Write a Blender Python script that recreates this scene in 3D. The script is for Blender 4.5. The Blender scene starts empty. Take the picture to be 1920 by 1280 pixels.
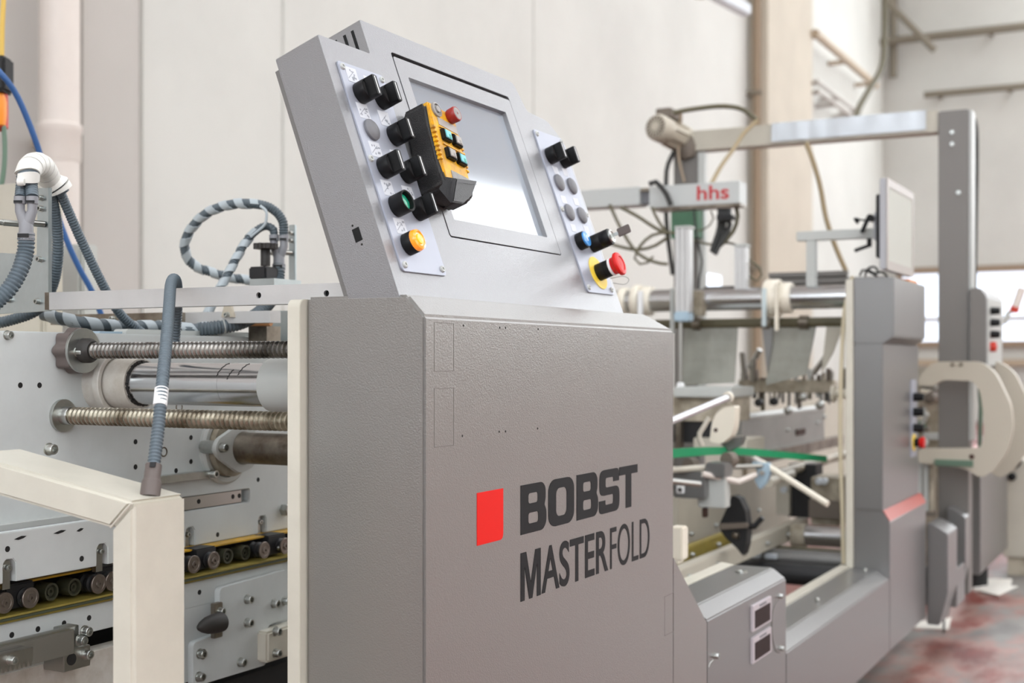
import bpy, bmesh, math, random
from mathutils import Vector, Matrix

random.seed(11)
sc = bpy.context.scene
COL = sc.collection
PI = math.pi

# ------------------------------------------------------------------ camera
F_PX, HOR, YAW, CH = 2460.0, 676.6, 0.4797, 1.06   # focal length and horizon for a 1920x1280 frame, yaw, eye height
cam_data = bpy.data.cameras.new('camera')
cam_data.sensor_width = 36.0
cam_data.lens = F_PX / 1920.0 * 36.0
cam_data.shift_y = (HOR - 640.0) / 1920.0
cam_data.clip_start = 0.05
cam_data.dof.use_dof = True
cam_data.dof.focus_distance = 1.85
cam_data.dof.aperture_fstop = 4.8
cam = bpy.data.objects.new('camera', cam_data)
cam.location = (0, 0, CH)
cam.rotation_euler = (PI / 2, 0, YAW)
COL.objects.link(cam)
sc.camera = cam

# ------------------------------------------------------------------ world, exposure
world = bpy.data.worlds.new('world')
sc.world = world
world.use_nodes = True
world.node_tree.nodes['Background'].inputs[0].default_value = (0.93, 0.96, 1.0, 1)
world.node_tree.nodes['Background'].inputs[1].default_value = 0.6
SKYLIGHT = 3.2      # radiance of the translucent roof lights
SIDEWIN = 1.6        # radiance of the side windows
sc.view_settings.view_transform = 'Standard'
sc.view_settings.look = 'None'
sc.view_settings.gamma = 1.0
sc.view_settings.use_curve_mapping = False
sc.view_settings.exposure = 0.13

# ------------------------------------------------------------------ helpers
SN, CS = math.sin(YAW), math.cos(YAW)
def at(px, py, X=None, Y=None, Z=None, D=None):
    """a point of the hall: where the sight line meets the plane X, Y, Z (or depth D)"""
    a = (px - 960.0) / F_PX
    b = (HOR - py) / F_PX
    r = (CS * a - SN, SN * a + CS, b)
    if X is not None: t = X / r[0]
    elif Y is not None: t = Y / r[1]
    elif Z is not None: t = (Z - CH) / r[2]
    else: t = D
    return Vector((r[0] * t, r[1] * t, CH + r[2] * t))

M = {}
def srgb(c):
    return tuple((v / 12.92 if v <= 0.04045 else ((v + 0.055) / 1.055) ** 2.4) for v in (x / 255.0 for x in c))
def mat(name, col, rough=0.5, metal=0.0, bump=0.0, bscale=300.0, var=0.0, vscale=6.0, emit=None, estr=1.0,
        coat=0.0, trans=0.0, col2=None, spec=0.5, aniso=None, alpha=1.0, lin=False):
    m = bpy.data.materials.new(name)
    m.use_nodes = True
    nt = m.node_tree
    b = nt.nodes['Principled BSDF']
    c = col if lin else srgb(col)
    b.inputs['Base Color'].default_value = (*c, 1)
    b.inputs['Roughness'].default_value = rough
    b.inputs['Metallic'].default_value = metal
    b.inputs['Specular IOR Level'].default_value = spec
    if coat: b.inputs['Coat Weight'].default_value = coat; b.inputs['Coat Roughness'].default_value = 0.08
    if trans: b.inputs['Transmission Weight'].default_value = trans
    if alpha < 1: b.inputs['Alpha'].default_value = alpha
    if emit:
        b.inputs['Emission Color'].default_value = (*srgb(emit), 1)
        b.inputs['Emission Strength'].default_value = estr
    if bump or var:
        tc = nt.nodes.new('ShaderNodeTexCoord')
    if bump:
        n = nt.nodes.new('ShaderNodeTexNoise'); n.inputs['Scale'].default_value = bscale; n.inputs['Detail'].default_value = 1.5
        bp = nt.nodes.new('ShaderNodeBump'); bp.inputs['Strength'].default_value = bump; bp.inputs['Distance'].default_value = 0.001
        src = tc.outputs['Object']
        if aniso:
            mp = nt.nodes.new('ShaderNodeMapping'); mp.inputs['Scale'].default_value = aniso
            nt.links.new(src, mp.inputs['Vector']); src = mp.outputs['Vector']
        nt.links.new(src, n.inputs['Vector'])
        nt.links.new(n.outputs['Fac'], bp.inputs['Height'])
        nt.links.new(bp.outputs['Normal'], b.inputs['Normal'])
    if var:
        n2 = nt.nodes.new('ShaderNodeTexNoise'); n2.inputs['Scale'].default_value = vscale; n2.inputs['Detail'].default_value = 6.0
        n2.inputs['Roughness'].default_value = 0.65
        cr = nt.nodes.new('ShaderNodeValToRGB')
        c2 = srgb(col2) if col2 else tuple(v * (1 - var) for v in c)
        cr.color_ramp.elements[0].position = 0.36; cr.color_ramp.elements[0].color = (*c2, 1)
        cr.color_ramp.elements[1].position = 0.60; cr.color_ramp.elements[1].color = (*c, 1)
        nt.links.new(tc.outputs['Object'], n2.inputs['Vector'])
        nt.links.new(n2.outputs['Fac'], cr.inputs['Fac'])
        nt.links.new(cr.outputs['Color'], b.inputs['Base Color'])
    M[name] = m
    return m

def mesh_from(verts, faces, name):
    me = bpy.data.meshes.new(name)
    me.from_pydata([tuple(v) for v in verts], [], faces)
    return me

def basis(axis):
    a = Vector(axis).normalized()
    h = Vector((0, 0, 1)) if abs(a.z) < 0.9 else Vector((1, 0, 0))
    u = h.cross(a).normalized()
    return u, a.cross(u).normalized(), a

class MB:
    def __init__(s): s.v = []; s.f = []
    def add(s, vs, fs):
        o = len(s.v); s.v += [Vector(v) for v in vs]; s.f += [tuple(i + o for i in f) for f in fs]; return s
    def box(s, a, b):
        x0, x1 = sorted((a[0], b[0])); y0, y1 = sorted((a[1], b[1])); z0, z1 = sorted((a[2], b[2]))
        return s.add([(x0,y0,z0),(x1,y0,z0),(x1,y1,z0),(x0,y1,z0),(x0,y0,z1),(x1,y0,z1),(x1,y1,z1),(x0,y1,z1)],
                     [(3,2,1,0),(4,5,6,7),(0,1,5,4),(1,2,6,5),(2,3,7,6),(3,0,4,7)])
    def obox(s, c, u, v, w):
        """box about centre c with half-extent vectors u, v, w"""
        c, u, v, w = map(Vector, (c, u, v, w))
        P = [c + u*a + v*b + w*d for d in (-1, 1) for a, b in ((-1,-1),(1,-1),(1,1),(-1,1))]
        return s.add(P, [(3,2,1,0),(4,5,6,7),(0,1,5,4),(1,2,6,5),(2,3,7,6),(3,0,4,7)])
    def bar(s, p0, p1, w, h, up=(0,0,1)):
        p0, p1 = Vector(p0), Vector(p1); a = (p1 - p0); L = a.length; a.normalize()
        sd = a.cross(Vector(up)).normalized(); u2 = sd.cross(a)
        return s.obox((p0 + p1) / 2, a * L / 2, sd * w / 2, u2 * h / 2)
    def prism(s, poly, vec):
        n = len(poly); vec = Vector(vec); P = [Vector(p) for p in poly]
        fs = [tuple(range(n - 1, -1, -1)), tuple(range(n, 2 * n))] + [(i, (i+1) % n, n + (i+1) % n, n + i) for i in range(n)]
        return s.add(P + [p + vec for p in P], fs)
    def lathe(s, o, axis, prof, n=24, cap=True):
        u, v, a = basis(axis); o = Vector(o); k = len(prof); vs = []; fs = []
        for (r, h) in prof:
            for i in range(n):
                t = 2 * PI * i / n
                vs.append(o + a * h + (u * math.cos(t) + v * math.sin(t)) * r)
        for j in range(k - 1):
            for i in range(n):
                fs.append((j*n+i, j*n+(i+1) % n, (j+1)*n+(i+1) % n, (j+1)*n+i))
        if cap:
            fs.append(tuple(range(n - 1, -1, -1))); fs.append(tuple((k-1)*n + i for i in range(n)))
        return s.add(vs, fs)
    def cyl(s, p0, p1, r0, r1=None, n=24):
        p0, p1 = Vector(p0), Vector(p1)
        return s.lathe(p0, p1 - p0, [(r0, 0), (r0 if r1 is None else r1, (p1 - p0).length)], n)
    def sweep(s, path, radii, n=10):
        """tube along a list of points with a radius per point"""
        P = [Vector(p) for p in path]; k = len(P)
        T = [(P[min(i+1, k-1)] - P[max(i-1, 0)]).normalized() for i in range(k)]
        u, v, _ = basis(T[0]); vs = []; fs = []
        for i in range(k):
            u = (u - T[i] * u.dot(T[i]))
            u.normalize(); v = T[i].cross(u)
            r = radii[i]
            for j in range(n):
                t = 2 * PI * j / n
                vs.append(P[i] + (u * math.cos(t) + v * math.sin(t)) * r)
        for i in range(k - 1):
            for j in range(n):
                fs.append((i*n+j, i*n+(j+1) % n, (i+1)*n+(j+1) % n, (i+1)*n+j))
        fs.append(tuple(range(n - 1, -1, -1))); fs.append(tuple((k-1)*n + j for j in range(n)))
        return s.add(vs, fs)
    def ribbon(s, path, r, pitch, frac=0.5, th=0.001, n=16, phase=0.0):
        """spiral band wound round a tube"""
        P = [Vector(p) for p in path]; k = len(P)
        T = [(P[min(i+1, k-1)] - P[max(i-1, 0)]).normalized() for i in range(k)]
        u, v, _ = basis(T[0]); fr = []; L = [0.0]
        for i in range(k):
            u = (u - T[i] * u.dot(T[i])).normalized(); v = T[i].cross(u); fr.append((P[i], u.copy(), v.copy()))
            if i: L.append(L[-1] + (P[i] - P[i-1]).length)
        def pt(l, ang, rr):
            l = min(max(l, 0), L[-1]); i = 0
            lo, hi = 0, k - 1
            while hi - lo > 1:
                mid = (lo + hi) // 2
                if L[mid] <= l: lo = mid
                else: hi = mid
            t = (l - L[lo]) / max(L[hi] - L[lo], 1e-9)
            p = fr[lo][0].lerp(fr[hi][0], t); uu = fr[lo][1].lerp(fr[hi][1], t); vv = fr[lo][2].lerp(fr[hi][2], t)
            return p + (uu * math.cos(ang) + vv * math.sin(ang)) * rr
        steps = int(L[-1] / pitch * n); vs = []; fs = []
        for i in range(steps + 1):
            l = L[-1] * i / steps; ang = 2 * PI * l / pitch + phase; w = pitch * frac
            vs += [pt(l, ang, r + th), pt(l + w, ang, r + th), pt(l, ang, r * 0.8), pt(l + w, ang, r * 0.8)]
        for i in range(steps):
            a = 4 * i; b = a + 4
            fs += [(a, a+1, b+1, b), (a+2, b+2, b+3, a+3), (a, b, b+2, a+2), (a+1, a+3, b+3, b+1)]
        return s.add(vs, fs)
    def build(s, name, m, parent=None, smooth=None, bevel=0.0, seg=2, bangle=28):
        root = parent
        off = Vector((0, 0, 0))
        while root is not None:
            off += root.location; root = root.parent
        if parent is None:
            xs = [v.x for v in s.v]; ys = [v.y for v in s.v]; zs = [v.z for v in s.v]
            off = Vector(((min(xs)+max(xs))/2, (min(ys)+max(ys))/2, min(zs)))
        me = mesh_from([v - off for v in s.v], s.f, name)
        if bevel > 0:
            bm = bmesh.new(); bm.from_mesh(me)
            bmesh.ops.remove_doubles(bm, verts=bm.verts, dist=1e-6)
            bmesh.ops.recalc_face_normals(bm, faces=bm.faces)
            ed = [e for e in bm.edges if len(e.link_faces) == 2 and e.calc_face_angle(0) > math.radians(bangle)]
            bmesh.ops.bevel(bm, geom=ed, offset=bevel, segments=seg, affect='EDGES', clamp_overlap=True)
            bm.to_mesh(me); bm.free()
        else:
            bm = bmesh.new(); bm.from_mesh(me)
            bmesh.ops.recalc_face_normals(bm, faces=bm.faces)
            bm.to_mesh(me); bm.free()
        if smooth is None: smooth = 40
        if smooth:
            for p in me.polygons: p.use_smooth = True
            me.set_sharp_from_angle(angle=math.radians(smooth))
        if m: me.materials.append(M[m])
        o = bpy.data.objects.new(name, me)
        if parent is None: o.location = off
        o.parent = parent
        COL.objects.link(o)
        return o

def tag(o, label, cat, group=None, kind=None):
    o['label'] = label; o['category'] = cat
    if group: o['group'] = group
    if kind: o['kind'] = kind
    return o
def struct(o):
    o['kind'] = 'structure'; return o
def thing(name, label, cat, loc, group=None):
    o = bpy.data.objects.new(name, None); o.empty_display_size = 0.05
    o.location = loc; COL.objects.link(o)
    return tag(o, label, cat, group)
def base_of(parent):
    off = Vector((0, 0, 0)); r = parent
    while r is not None: off += r.location; r = r.parent
    return off
def inst(name, me, parent, loc, axis=None, up=None, label=None):
    """one more copy of a shared mesh (modelled along +Z) as a part"""
    o = bpy.data.objects.new(name, me)
    o.parent = parent
    o.location = Vector(loc) - base_of(parent)
    if axis is not None:
        if up is not None:
            w = Vector(axis).normalized(); u = Vector(up).cross(w).normalized(); v = w.cross(u)
        else: u, v, w = basis(axis)
        o.rotation_euler = Matrix((u, v, w)).transposed().to_euler()
    COL.objects.link(o)
    if label: o['label'] = label
    return o
def shared(mb, m, name, smooth=40):
    me = mesh_from(mb.v, mb.f, name)
    bm = bmesh.new(); bm.from_mesh(me); bmesh.ops.recalc_face_normals(bm, faces=bm.faces); bm.to_mesh(me); bm.free()
    for p in me.polygons: p.use_smooth = True
    me.set_sharp_from_angle(angle=math.radians(smooth))
    me.materials.append(M[m])
    return me

def rrect(u0, v0, u1, v1, r, n=5):
    out = []
    for cx, cy, a0 in ((u1-r, v1-r, 0), (u0+r, v1-r, 90), (u0+r, v0+r, 180), (u1-r, v0+r, 270)):
        for i in range(n + 1):
            a = math.radians(a0 + 90.0 * i / n); out.append((cx + r*math.cos(a), cy + r*math.sin(a)))
    return out
def circ(cx, cy, r, n=16):
    return [(cx + r*math.cos(2*PI*i/n), cy + r*math.sin(2*PI*i/n)) for i in range(n)]
def round_poly(pts, r, n=4):
    out = []; k = len(pts)
    for i in range(k):
        p = Vector(pts[i]); a = Vector(pts[i-1]) - p; b = Vector(pts[(i+1) % k]) - p
        rr = r[i] if isinstance(r, (list, tuple)) else r
        rr = min(rr, a.length * 0.48, b.length * 0.48)
        if rr <= 0: out.append(tuple(p)); continue
        p0 = p + a.normalized() * rr; p1 = p + b.normalized() * rr
        for j in range(n + 1):
            t = j / n; q = p0 * (1-t)**2 + p * 2*t*(1-t) + p1 * t*t; out.append((q.x, q.y))
    return out
def plate_mb(loops, O, U, V, N, t0, t1):
    """sheet with holes: outline and hole loops in (u, v), between offsets t0 and t1 along N"""
    cu = bpy.data.curves.new('outline', 'CURVE'); cu.dimensions = '2D'; cu.fill_mode = 'BOTH'
    cu.extrude = abs(t1 - t0) / 2
    for lp in loops:
        sp = cu.splines.new('POLY'); sp.points.add(len(lp) - 1); sp.use_cyclic_u = True
        for i, (a, b) in enumerate(lp): sp.points[i].co = (a, b, 0, 1)
    ob = bpy.data.objects.new('outline', cu)
    me = bpy.data.meshes.new_from_object(ob)
    O, U, V, N = map(Vector, (O, U, V, N)); tm = (t0 + t1) / 2
    mb = MB()
    mb.add([O + U*v.co.x + V*v.co.y + N*(v.co.z + tm) for v in me.vertices], [tuple(p.vertices) for p in me.polygons])
    bpy.data.objects.remove(ob); bpy.data.curves.remove(cu); bpy.data.meshes.remove(me)
    # weld the doubled seams so that edges can be rounded and normals made consistent
    bm = bmesh.new(); tmp = mesh_from(mb.v, mb.f, 'tmp'); bm.from_mesh(tmp)
    bmesh.ops.remove_doubles(bm, verts=bm.verts, dist=1e-6)
    mb.v = [v.co.copy() for v in bm.verts]; bm.verts.index_update(); mb.f = [tuple(v.index for v in f.verts) for f in bm.faces]
    bm.free(); bpy.data.meshes.remove(tmp)
    return mb
def text_mb(body, size, O, U, V, N, t, bold=0.0, width=None, height=None, spacing=1.0):
    """flat lettering laid on a face; width and height fit the outline"""
    cu = bpy.data.curves.new('lettering', 'FONT'); cu.body = body; cu.size = size; cu.extrude = 0.5; cu.offset = bold
    cu.space_character = spacing
    ob = bpy.data.objects.new('lettering', cu); me = bpy.data.meshes.new_from_object(ob)
    xs = [v.co.x for v in me.vertices]; ys = [v.co.y for v in me.vertices]
    x0, x1, y0, y1 = min(xs), max(xs), min(ys), max(ys)
    sx = width / (x1-x0) if width else 1; sy = height / (y1-y0) if height else 1
    O, U, V, N = map(Vector, (O, U, V, N)); mb = MB()
    mb.add([O + U*(v.co.x-x0)*sx + V*(v.co.y-y0)*sy + N*(t if v.co.z > 0 else 0) for v in me.vertices], [tuple(p.vertices) for p in me.polygons])
    bpy.data.objects.remove(ob); bpy.data.curves.remove(cu); bpy.data.meshes.remove(me)
    return mb

def smooth_path(pts, step=0.004):
    """even samples along a Catmull-Rom curve"""
    P = [Vector(p) for p in pts]; P = [P[0]*2 - P[1]] + P + [P[-1]*2 - P[-2]]; raw = []
    for i in range(1, len(P) - 2):
        a, b, c, d = P[i-1], P[i], P[i+1], P[i+2]
        for j in range(24):
            t = j / 24.0
            raw.append(0.5*((b*2) + (c-a)*t + (a*2-b*5+c*4-d)*t*t + (b*3-a-c*3+d)*t**3))
    raw.append(P[-2]); out = [raw[0]]; acc = 0.0
    for i in range(1, len(raw)):
        seg = (raw[i] - raw[i-1]).length; p = raw[i-1]
        while acc + seg >= step:
            t = (step - acc) / seg; p = p.lerp(raw[i], t); out.append(p.copy()); seg = (raw[i] - p).length; acc = 0.0
        acc += seg
    if (out[-1] - raw[-1]).length > step * 0.4: out.append(raw[-1])
    return out
def hose_mb(pts, r, pitch=0.0045, depth=0.14, n=14):
    """corrugated conduit"""
    P = smooth_path(pts, pitch / 4)
    rad = [r * (1 - depth * (0, 0.15, 1, 0.85)[i % 4]) for i in range(len(P))]
    return MB().sweep(P, rad, n)
def cable_mb(pts, r, step=0.03, n=8):
    P = smooth_path(pts, step); return MB().sweep(P, [r] * len(P), n)
def px_path(lst):
    return [at(a, b, D=d) for a, b, d in lst]
# ------------------------------------------------------------------ materials
mat('grey_powder', (150, 150, 152), 0.28, 0.6, bump=0.42, bscale=620, spec=0.6)
mat('grey_powder_fine', (152, 150, 147), 0.30, 0.72, bump=0.4, bscale=520, spec=0.5)
mat('slate_paint', (132, 131, 130), 0.32, 0.6, bump=0.15, bscale=300)
mat('gantry_grey', (118, 114, 110), 0.45, 0.1)
mat('plate_lilac', (172, 176, 188), 0.38, 0.35)
mat('cream_paint', (208, 203, 189), 0.35, 0, bump=0.08, bscale=120, var=0.06, vscale=14, coat=0.2)
mat('white_paint', (208, 212, 211), 0.42, 0, var=0.10, vscale=5, bump=0.05, bscale=90)
mat('worn_paint', (206, 203, 196), 0.42, 0, var=0.35, vscale=11, col2=(176, 168, 156))
mat('pale_grey_paint', (188, 190, 186), 0.45, 0, var=0.05)
mat('beige_paint', (190, 184, 170), 0.5, 0, var=0.08, vscale=8)
mat('beige_grimy', (186, 176, 158), 0.5, 0, var=0.4, vscale=9, col2=(128, 118, 100))
mat('cream_plastic', (228, 220, 204), 0.4)
mat('black_plastic', (12, 12, 13), 0.46, spec=0.28)
mat('black_matt', (24, 24, 25), 0.7)
mat('void_black', (8, 8, 8), 0.8)
mat('rubber', (44, 41, 38), 0.6)
mat('leather', (30, 28, 27), 0.45, 0, bump=0.9, bscale=700, var=0.3, vscale=40)
mat('leather_band', (36, 35, 36), 0.42, 0, bump=0.5, bscale=900)
mat('chrome', (205, 206, 208), 0.2, 1.0, bump=0.05, bscale=40, aniso=(1, 30, 30))
mat('steel', (176, 176, 172), 0.28, 1.0)
mat('steel_worn', (146, 138, 126), 0.36, 0.9, var=0.4, vscale=14, col2=(96, 86, 76))
mat('zinc', (196, 198, 194), 0.3, 1.0, var=0.12, vscale=30)
mat('galvanised', (196, 206, 208), 0.3, 0.95, var=0.15, vscale=8)
mat('alu', (208, 207, 206), 0.38, 0.5, bump=0.15, bscale=60, aniso=(1, 40, 40), var=0.08)
mat('thread_steel', (186, 180, 164), 0.3, 1.0, var=0.25, vscale=20, col2=(110, 100, 84))
mat('thread_dark', (170, 168, 164), 0.26, 1.0, var=0.5, vscale=7, col2=(60, 56, 52))
mat('conduit', (92, 104, 112), 0.42, 0)
mat('conduit_dark', (80, 90, 96), 0.45, 0)
mat('fitting', (112, 112, 116), 0.5, 0)
mat('fitting_brown', (98, 88, 84), 0.5, 0)
mat('fitting_grey', (142, 142, 146), 0.5, 0)
mat('wrap_white', (232, 230, 224), 0.45)
mat('wrap_grey', (172, 180, 184), 0.45)
mat('label_white', (236, 236, 236), 0.5)
mat('pictogram_light', (206, 208, 215), 0.5)
mat('pictogram_dark', (146, 149, 158), 0.5)
mat('ink_black', (22, 23, 25), 0.6, spec=0.25)
mat('logo_red', (226, 24, 14), 0.6, spec=0.25)
mat('line_grey', (112, 109, 105), 0.6)
mat('hole_dark', (26, 25, 24), 0.8)
mat('hole_rust', (70, 48, 40), 0.8)
mat('screen_glass', (150, 158, 168), 0.06, 0.0, coat=0.4, spec=1.0)
mat('mon_screen', (188, 190, 180), 0.6, 0)
mat('mon_bezel', (168, 160, 152), 0.45)
mat('mon_side', (172, 172, 176), 0.45)
mat('green_lens', (20, 150, 116), 0.22, 0, coat=0.6)
mat('orange_lens', (250, 150, 30), 0.18, 0, coat=0.6, emit=(255, 140, 10), estr=0.35)
mat('orange_core', (255, 178, 20), 0.25, 0, coat=0.5, emit=(255, 160, 10), estr=0.5)
mat('blue_lens', (60, 140, 210), 0.25, 0, coat=0.5)
mat('estop_red', (206, 20, 15), 0.42, 0, spec=0.35)
mat('estop_yellow', (246, 212, 70), 0.5)
mat('remote_yellow', (238, 178, 24), 0.42, 0, var=0.25, vscale=60, col2=(190, 140, 60))
mat('remote_red', (146, 34, 28), 0.4)
mat('remote_grey', (150, 146, 142), 0.4, 0, var=0.3, vscale=60)
mat('button_aqua', (120, 196, 204), 0.35)
mat('button_grey', (166, 160, 154), 0.4)
mat('button_green', (60, 160, 140), 0.35)
mat('belt_yellow', (212, 164, 32), 0.45, 0, var=0.25, vscale=20, col2=(176, 140, 50))
mat('belt_olive', (150, 134, 62), 0.5, 0, var=0.25, vscale=16)
mat('belt_line', (70, 76, 58), 0.5)
mat('olive_roller', (60, 60, 46), 0.4)
mat('black_carrier', (28, 28, 30), 0.5)
mat('roller_steel', (134, 124, 116), 0.36, 0.85)
mat('blue_hose', (42, 84, 138), 0.4)
mat('green_cable', (92, 116, 98), 0.5)
mat('yellow_strap', (214, 178, 84), 0.6)
mat('hoist_orange', (236, 140, 26), 0.4)
mat('hoist_red', (196, 52, 32), 0.45)
mat('copper_brown', (160, 116, 76), 0.45, 0.2)
mat('knob_brown', (40, 34, 30), 0.5)
mat('cable_olive', (92, 86, 64), 0.5)
mat('cable_dark', (46, 46, 44), 0.5)
mat('cable_brown', (150, 132, 100), 0.55)
mat('rope_cream', (206, 194, 166), 0.6)
mat('plexi_grey', (164, 164, 154), 0.3, 0, alpha=0.8, spec=0.6, var=0.25, vscale=9)
mat('hhs_box', (190, 192, 190), 0.45)
mat('hhs_red', (186, 44, 48), 0.5)
mat('green_pcb', (70, 110, 84), 0.6, var=0.2, vscale=20)
mat('green_belt', (14, 142, 92), 0.45)
mat('motor_cream', (190, 182, 166), 0.5)
mat('motor_dark', (112, 102, 92), 0.6)
mat('guard_cream', (184, 176, 160), 0.5)
mat('blue_clamp', (166, 188, 202), 0.4)
mat('foil', (200, 205, 210), 0.36, 0.25)
mat('red_tape', (176, 92, 84), 0.45)
mat('meter_dark', (36, 20, 18), 0.5, 0, spec=0.15)
mat('meter_frame', (190, 182, 186), 0.5)
mat('wood_tan', (198, 142, 92), 0.55)
mat('wall_paint', (206, 205, 199), 0.75, 0, var=0.07, vscale=0.7, bump=0.2, bscale=12)
mat('wall_tan', (190, 180, 164), 0.75, 0, var=0.08, vscale=1.5)
mat('cover_grey', (158, 158, 154), 0.4, 0.4, var=0.15, vscale=6)
mat('wall_pink', (188, 183, 177), 0.75, 0, var=0.05, vscale=0.8)  # pinker and darker than wall_paint; on the wall it stands for dimmer light
mat('wall_back', (196, 188, 174), 0.8, 0, var=0.06, vscale=0.8)
mat('pipe_white', (218, 208, 200), 0.5, 0, var=0.05, vscale=4)
mat('pipe_brown', (150, 130, 108), 0.6)
mat('pipe_tan', (178, 160, 138), 0.6)
mat('rail_grey', (124, 116, 102), 0.6)
mat('frame_brown', (150, 130, 110), 0.6)
mat('paper', (236, 232, 224), 0.7)
mat('wall_window', (240, 246, 255), 0.3, 0, emit=(222, 236, 255), estr=1.15)
mat('skylight_glow', (250, 250, 250), 0.5, 0, emit=(240, 248, 255), estr=SKYLIGHT)
mat('sidewin_glow', (250, 250, 250), 0.5, 0, emit=(255, 247, 234), estr=SIDEWIN)
mat('endwin_glow', (250, 250, 250), 0.5, 0, emit=(244, 250, 255), estr=5.0)
mat('backfill_glow', (250, 250, 250), 0.5, 0, emit=(238, 247, 255), estr=3.2)
mat('ceiling_white', (214, 212, 206), 0.8)
mat('lamp_white', (228, 234, 240), 0.4)

def floor_material():
    m = bpy.data.materials.new('red_floor'); m.use_nodes = True; nt = m.node_tree
    b = nt.nodes['Principled BSDF']; b.inputs['Roughness'].default_value = 0.42
    tc = nt.nodes.new('ShaderNodeTexCoord')
    mp = nt.nodes.new('ShaderNodeMapping'); mp.inputs['Scale'].default_value = (1.0, 0.45, 1)
    nt.links.new(tc.outputs['Object'], mp.inputs['Vector'])
    n1 = nt.nodes.new('ShaderNodeTexNoise'); n1.inputs['Scale'].default_value = 2.6; n1.inputs['Detail'].default_value = 7; n1.inputs['Roughness'].default_value = 0.62
    n2 = nt.nodes.new('ShaderNodeTexNoise'); n2.inputs['Scale'].default_value = 7.0; n2.inputs['Detail'].default_value = 5
    nt.links.new(mp.outputs[0], n1.inputs['Vector']); nt.links.new(mp.outputs[0], n2.inputs['Vector'])
    r1 = nt.nodes.new('ShaderNodeValToRGB'); e = r1.color_ramp.elements
    e[0].position = 0.40; e[0].color = (*srgb((146, 142, 138)), 1); e[1].position = 0.56; e[1].color = (*srgb((138, 66, 58)), 1)
    m1 = e.new(0.48); m1.color = (*srgb((172, 132, 122)), 1)
    r2 = nt.nodes.new('ShaderNodeValToRGB'); g = r2.color_ramp.elements
    g[0].position = 0.35; g[0].color = (0.4, 0.4, 0.4, 1); g[1].position = 0.62; g[1].color = (0.85, 0.85, 0.85, 1)
    nt.links.new(n1.outputs['Fac'], r1.inputs['Fac']); nt.links.new(n2.outputs['Fac'], r2.inputs['Fac'])
    mx = nt.nodes.new('ShaderNodeMix'); mx.data_type = 'RGBA'; mx.blend_type = 'MULTIPLY'; mx.inputs[0].default_value = 0.8
    nt.links.new(r1.outputs[0], mx.inputs[6]); nt.links.new(r2.outputs[0], mx.inputs[7])
    nt.links.new(mx.outputs[2], b.inputs['Base Color'])
    M['red_floor'] = m
floor_material()

# ------------------------------------------------------------------ the hall
WX, WY = -5.0, 24.3          # long wall, end wall
EX, BY, RZ = 12.0, -8.0, 9.0
fl = MB().box((WX - 0.3, BY - 0.3, -0.2), (EX + 0.3, WY + 0.3, 0)).build('floor', 'red_floor'); struct(fl)
wl = MB().box((WX - 0.35, BY, 0), (WX - 0.04, WY, RZ)).build('wall_left', 'wall_back'); struct(wl)
ys = [BY] + [at(x, 600, X=WX).y for x in (265, 530, 1000, 1425)] + [at(1655, 600, X=WX).y]
ys = [BY, -2.0, 2.0, ys[1], ys[2], ys[3], ys[4], ys[5]]
for i in range(len(ys) - 1):
    p = MB().box((WX - 0.04, ys[i] + 0.003, 0.0), (WX, ys[i+1] - 0.003, RZ)).build('wall_panel', 'wall_paint' if i > 2 else 'wall_pink', wl, bevel=0.008)  # left stretch takes the darker tone: its weaker light is in the colour
wf = struct(MB().box((WX - 0.35, WY, 0), (EX, WY + 0.3, RZ)).build('wall_far', 'wall_paint'))
struct(MB().box((EX, BY, 0), (EX + 0.3, WY, RZ)).build('wall_right', 'wall_paint'))
struct(MB().box((WX, BY - 0.3, 0), (EX, BY, RZ)).build('wall_back', 'wall_paint'))
cl = struct(MB().box((WX - 0.35, BY - 0.3, RZ), (EX + 0.3, WY + 0.3, RZ + 0.2)).build('ceiling', 'ceiling_white'))
n = 0
for x in (-1.9, 4.2, 8.4):
    n += 1
    w = MB().box((x, BY + 1, RZ - 0.03), (x + 2.2, WY - 1, RZ - 0.005)).build('window_%d' % n, 'skylight_glow'); struct(w)
for x in (-4.2, 0.6, 5.4):
    n += 1
    w = MB().box((x, BY + 0.005, 2.0), (x + 4.2, BY + 0.03, 7.6)).build('window_%d' % n, 'backfill_glow'); struct(w)  # unseen glowing panes added to brighten the faces turned to the camera
for x, zh in ((-2.3, 8.7), (2.4, 6.6), (7.1, 6.6)):
    n += 1
    w = MB().box((x, WY - 0.03, 3.4), (x + 4.2, WY - 0.005, zh)).build('window_%d' % n, 'endwin_glow'); struct(w)  # unseen end-wall panes, sized for the shine on chamfers and panel
for y in (-6.0, -0.5, 5.0, 10.5, 16.0):
    n += 1
    w = MB().box((EX - 0.03, y, 4.4), (EX - 0.005, y + 4.6, 7.8)).build('window_%d' % n, 'sidewin_glow'); struct(w)
# window band in the end wall
a = at(1688, 513, Y=WY - 0.02); b = at(2080, 640, Y=WY - 0.02)
ztop, zbot = a.z, at(1880, 641, Y=WY).z
n += 1
fw = struct(MB().box((a.x, WY - 0.03, zbot), (b.x, WY - 0.01, ztop)).build('window_%d' % n, 'wall_window'))
for k, (z0, z1) in enumerate(((ztop - 0.02, ztop + 0.10), (zbot - 0.09, zbot + 0.02), ((ztop*0.33 + zbot*0.67) - 0.03, (ztop*0.33 + zbot*0.67) + 0.03))):
    MB().box((a.x - 0.05, WY - 0.09, z0), (b.x + 0.05, WY - 0.0, z1)).build('window_frame', 'frame_brown', fw)
for x in (a.x, a.x + 2.2, a.x + 4.4):
    MB().box((x - 0.05, WY - 0.08, zbot), (x + 0.05, WY - 0.0, ztop)).build('window_post', 'frame_brown', fw)
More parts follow.
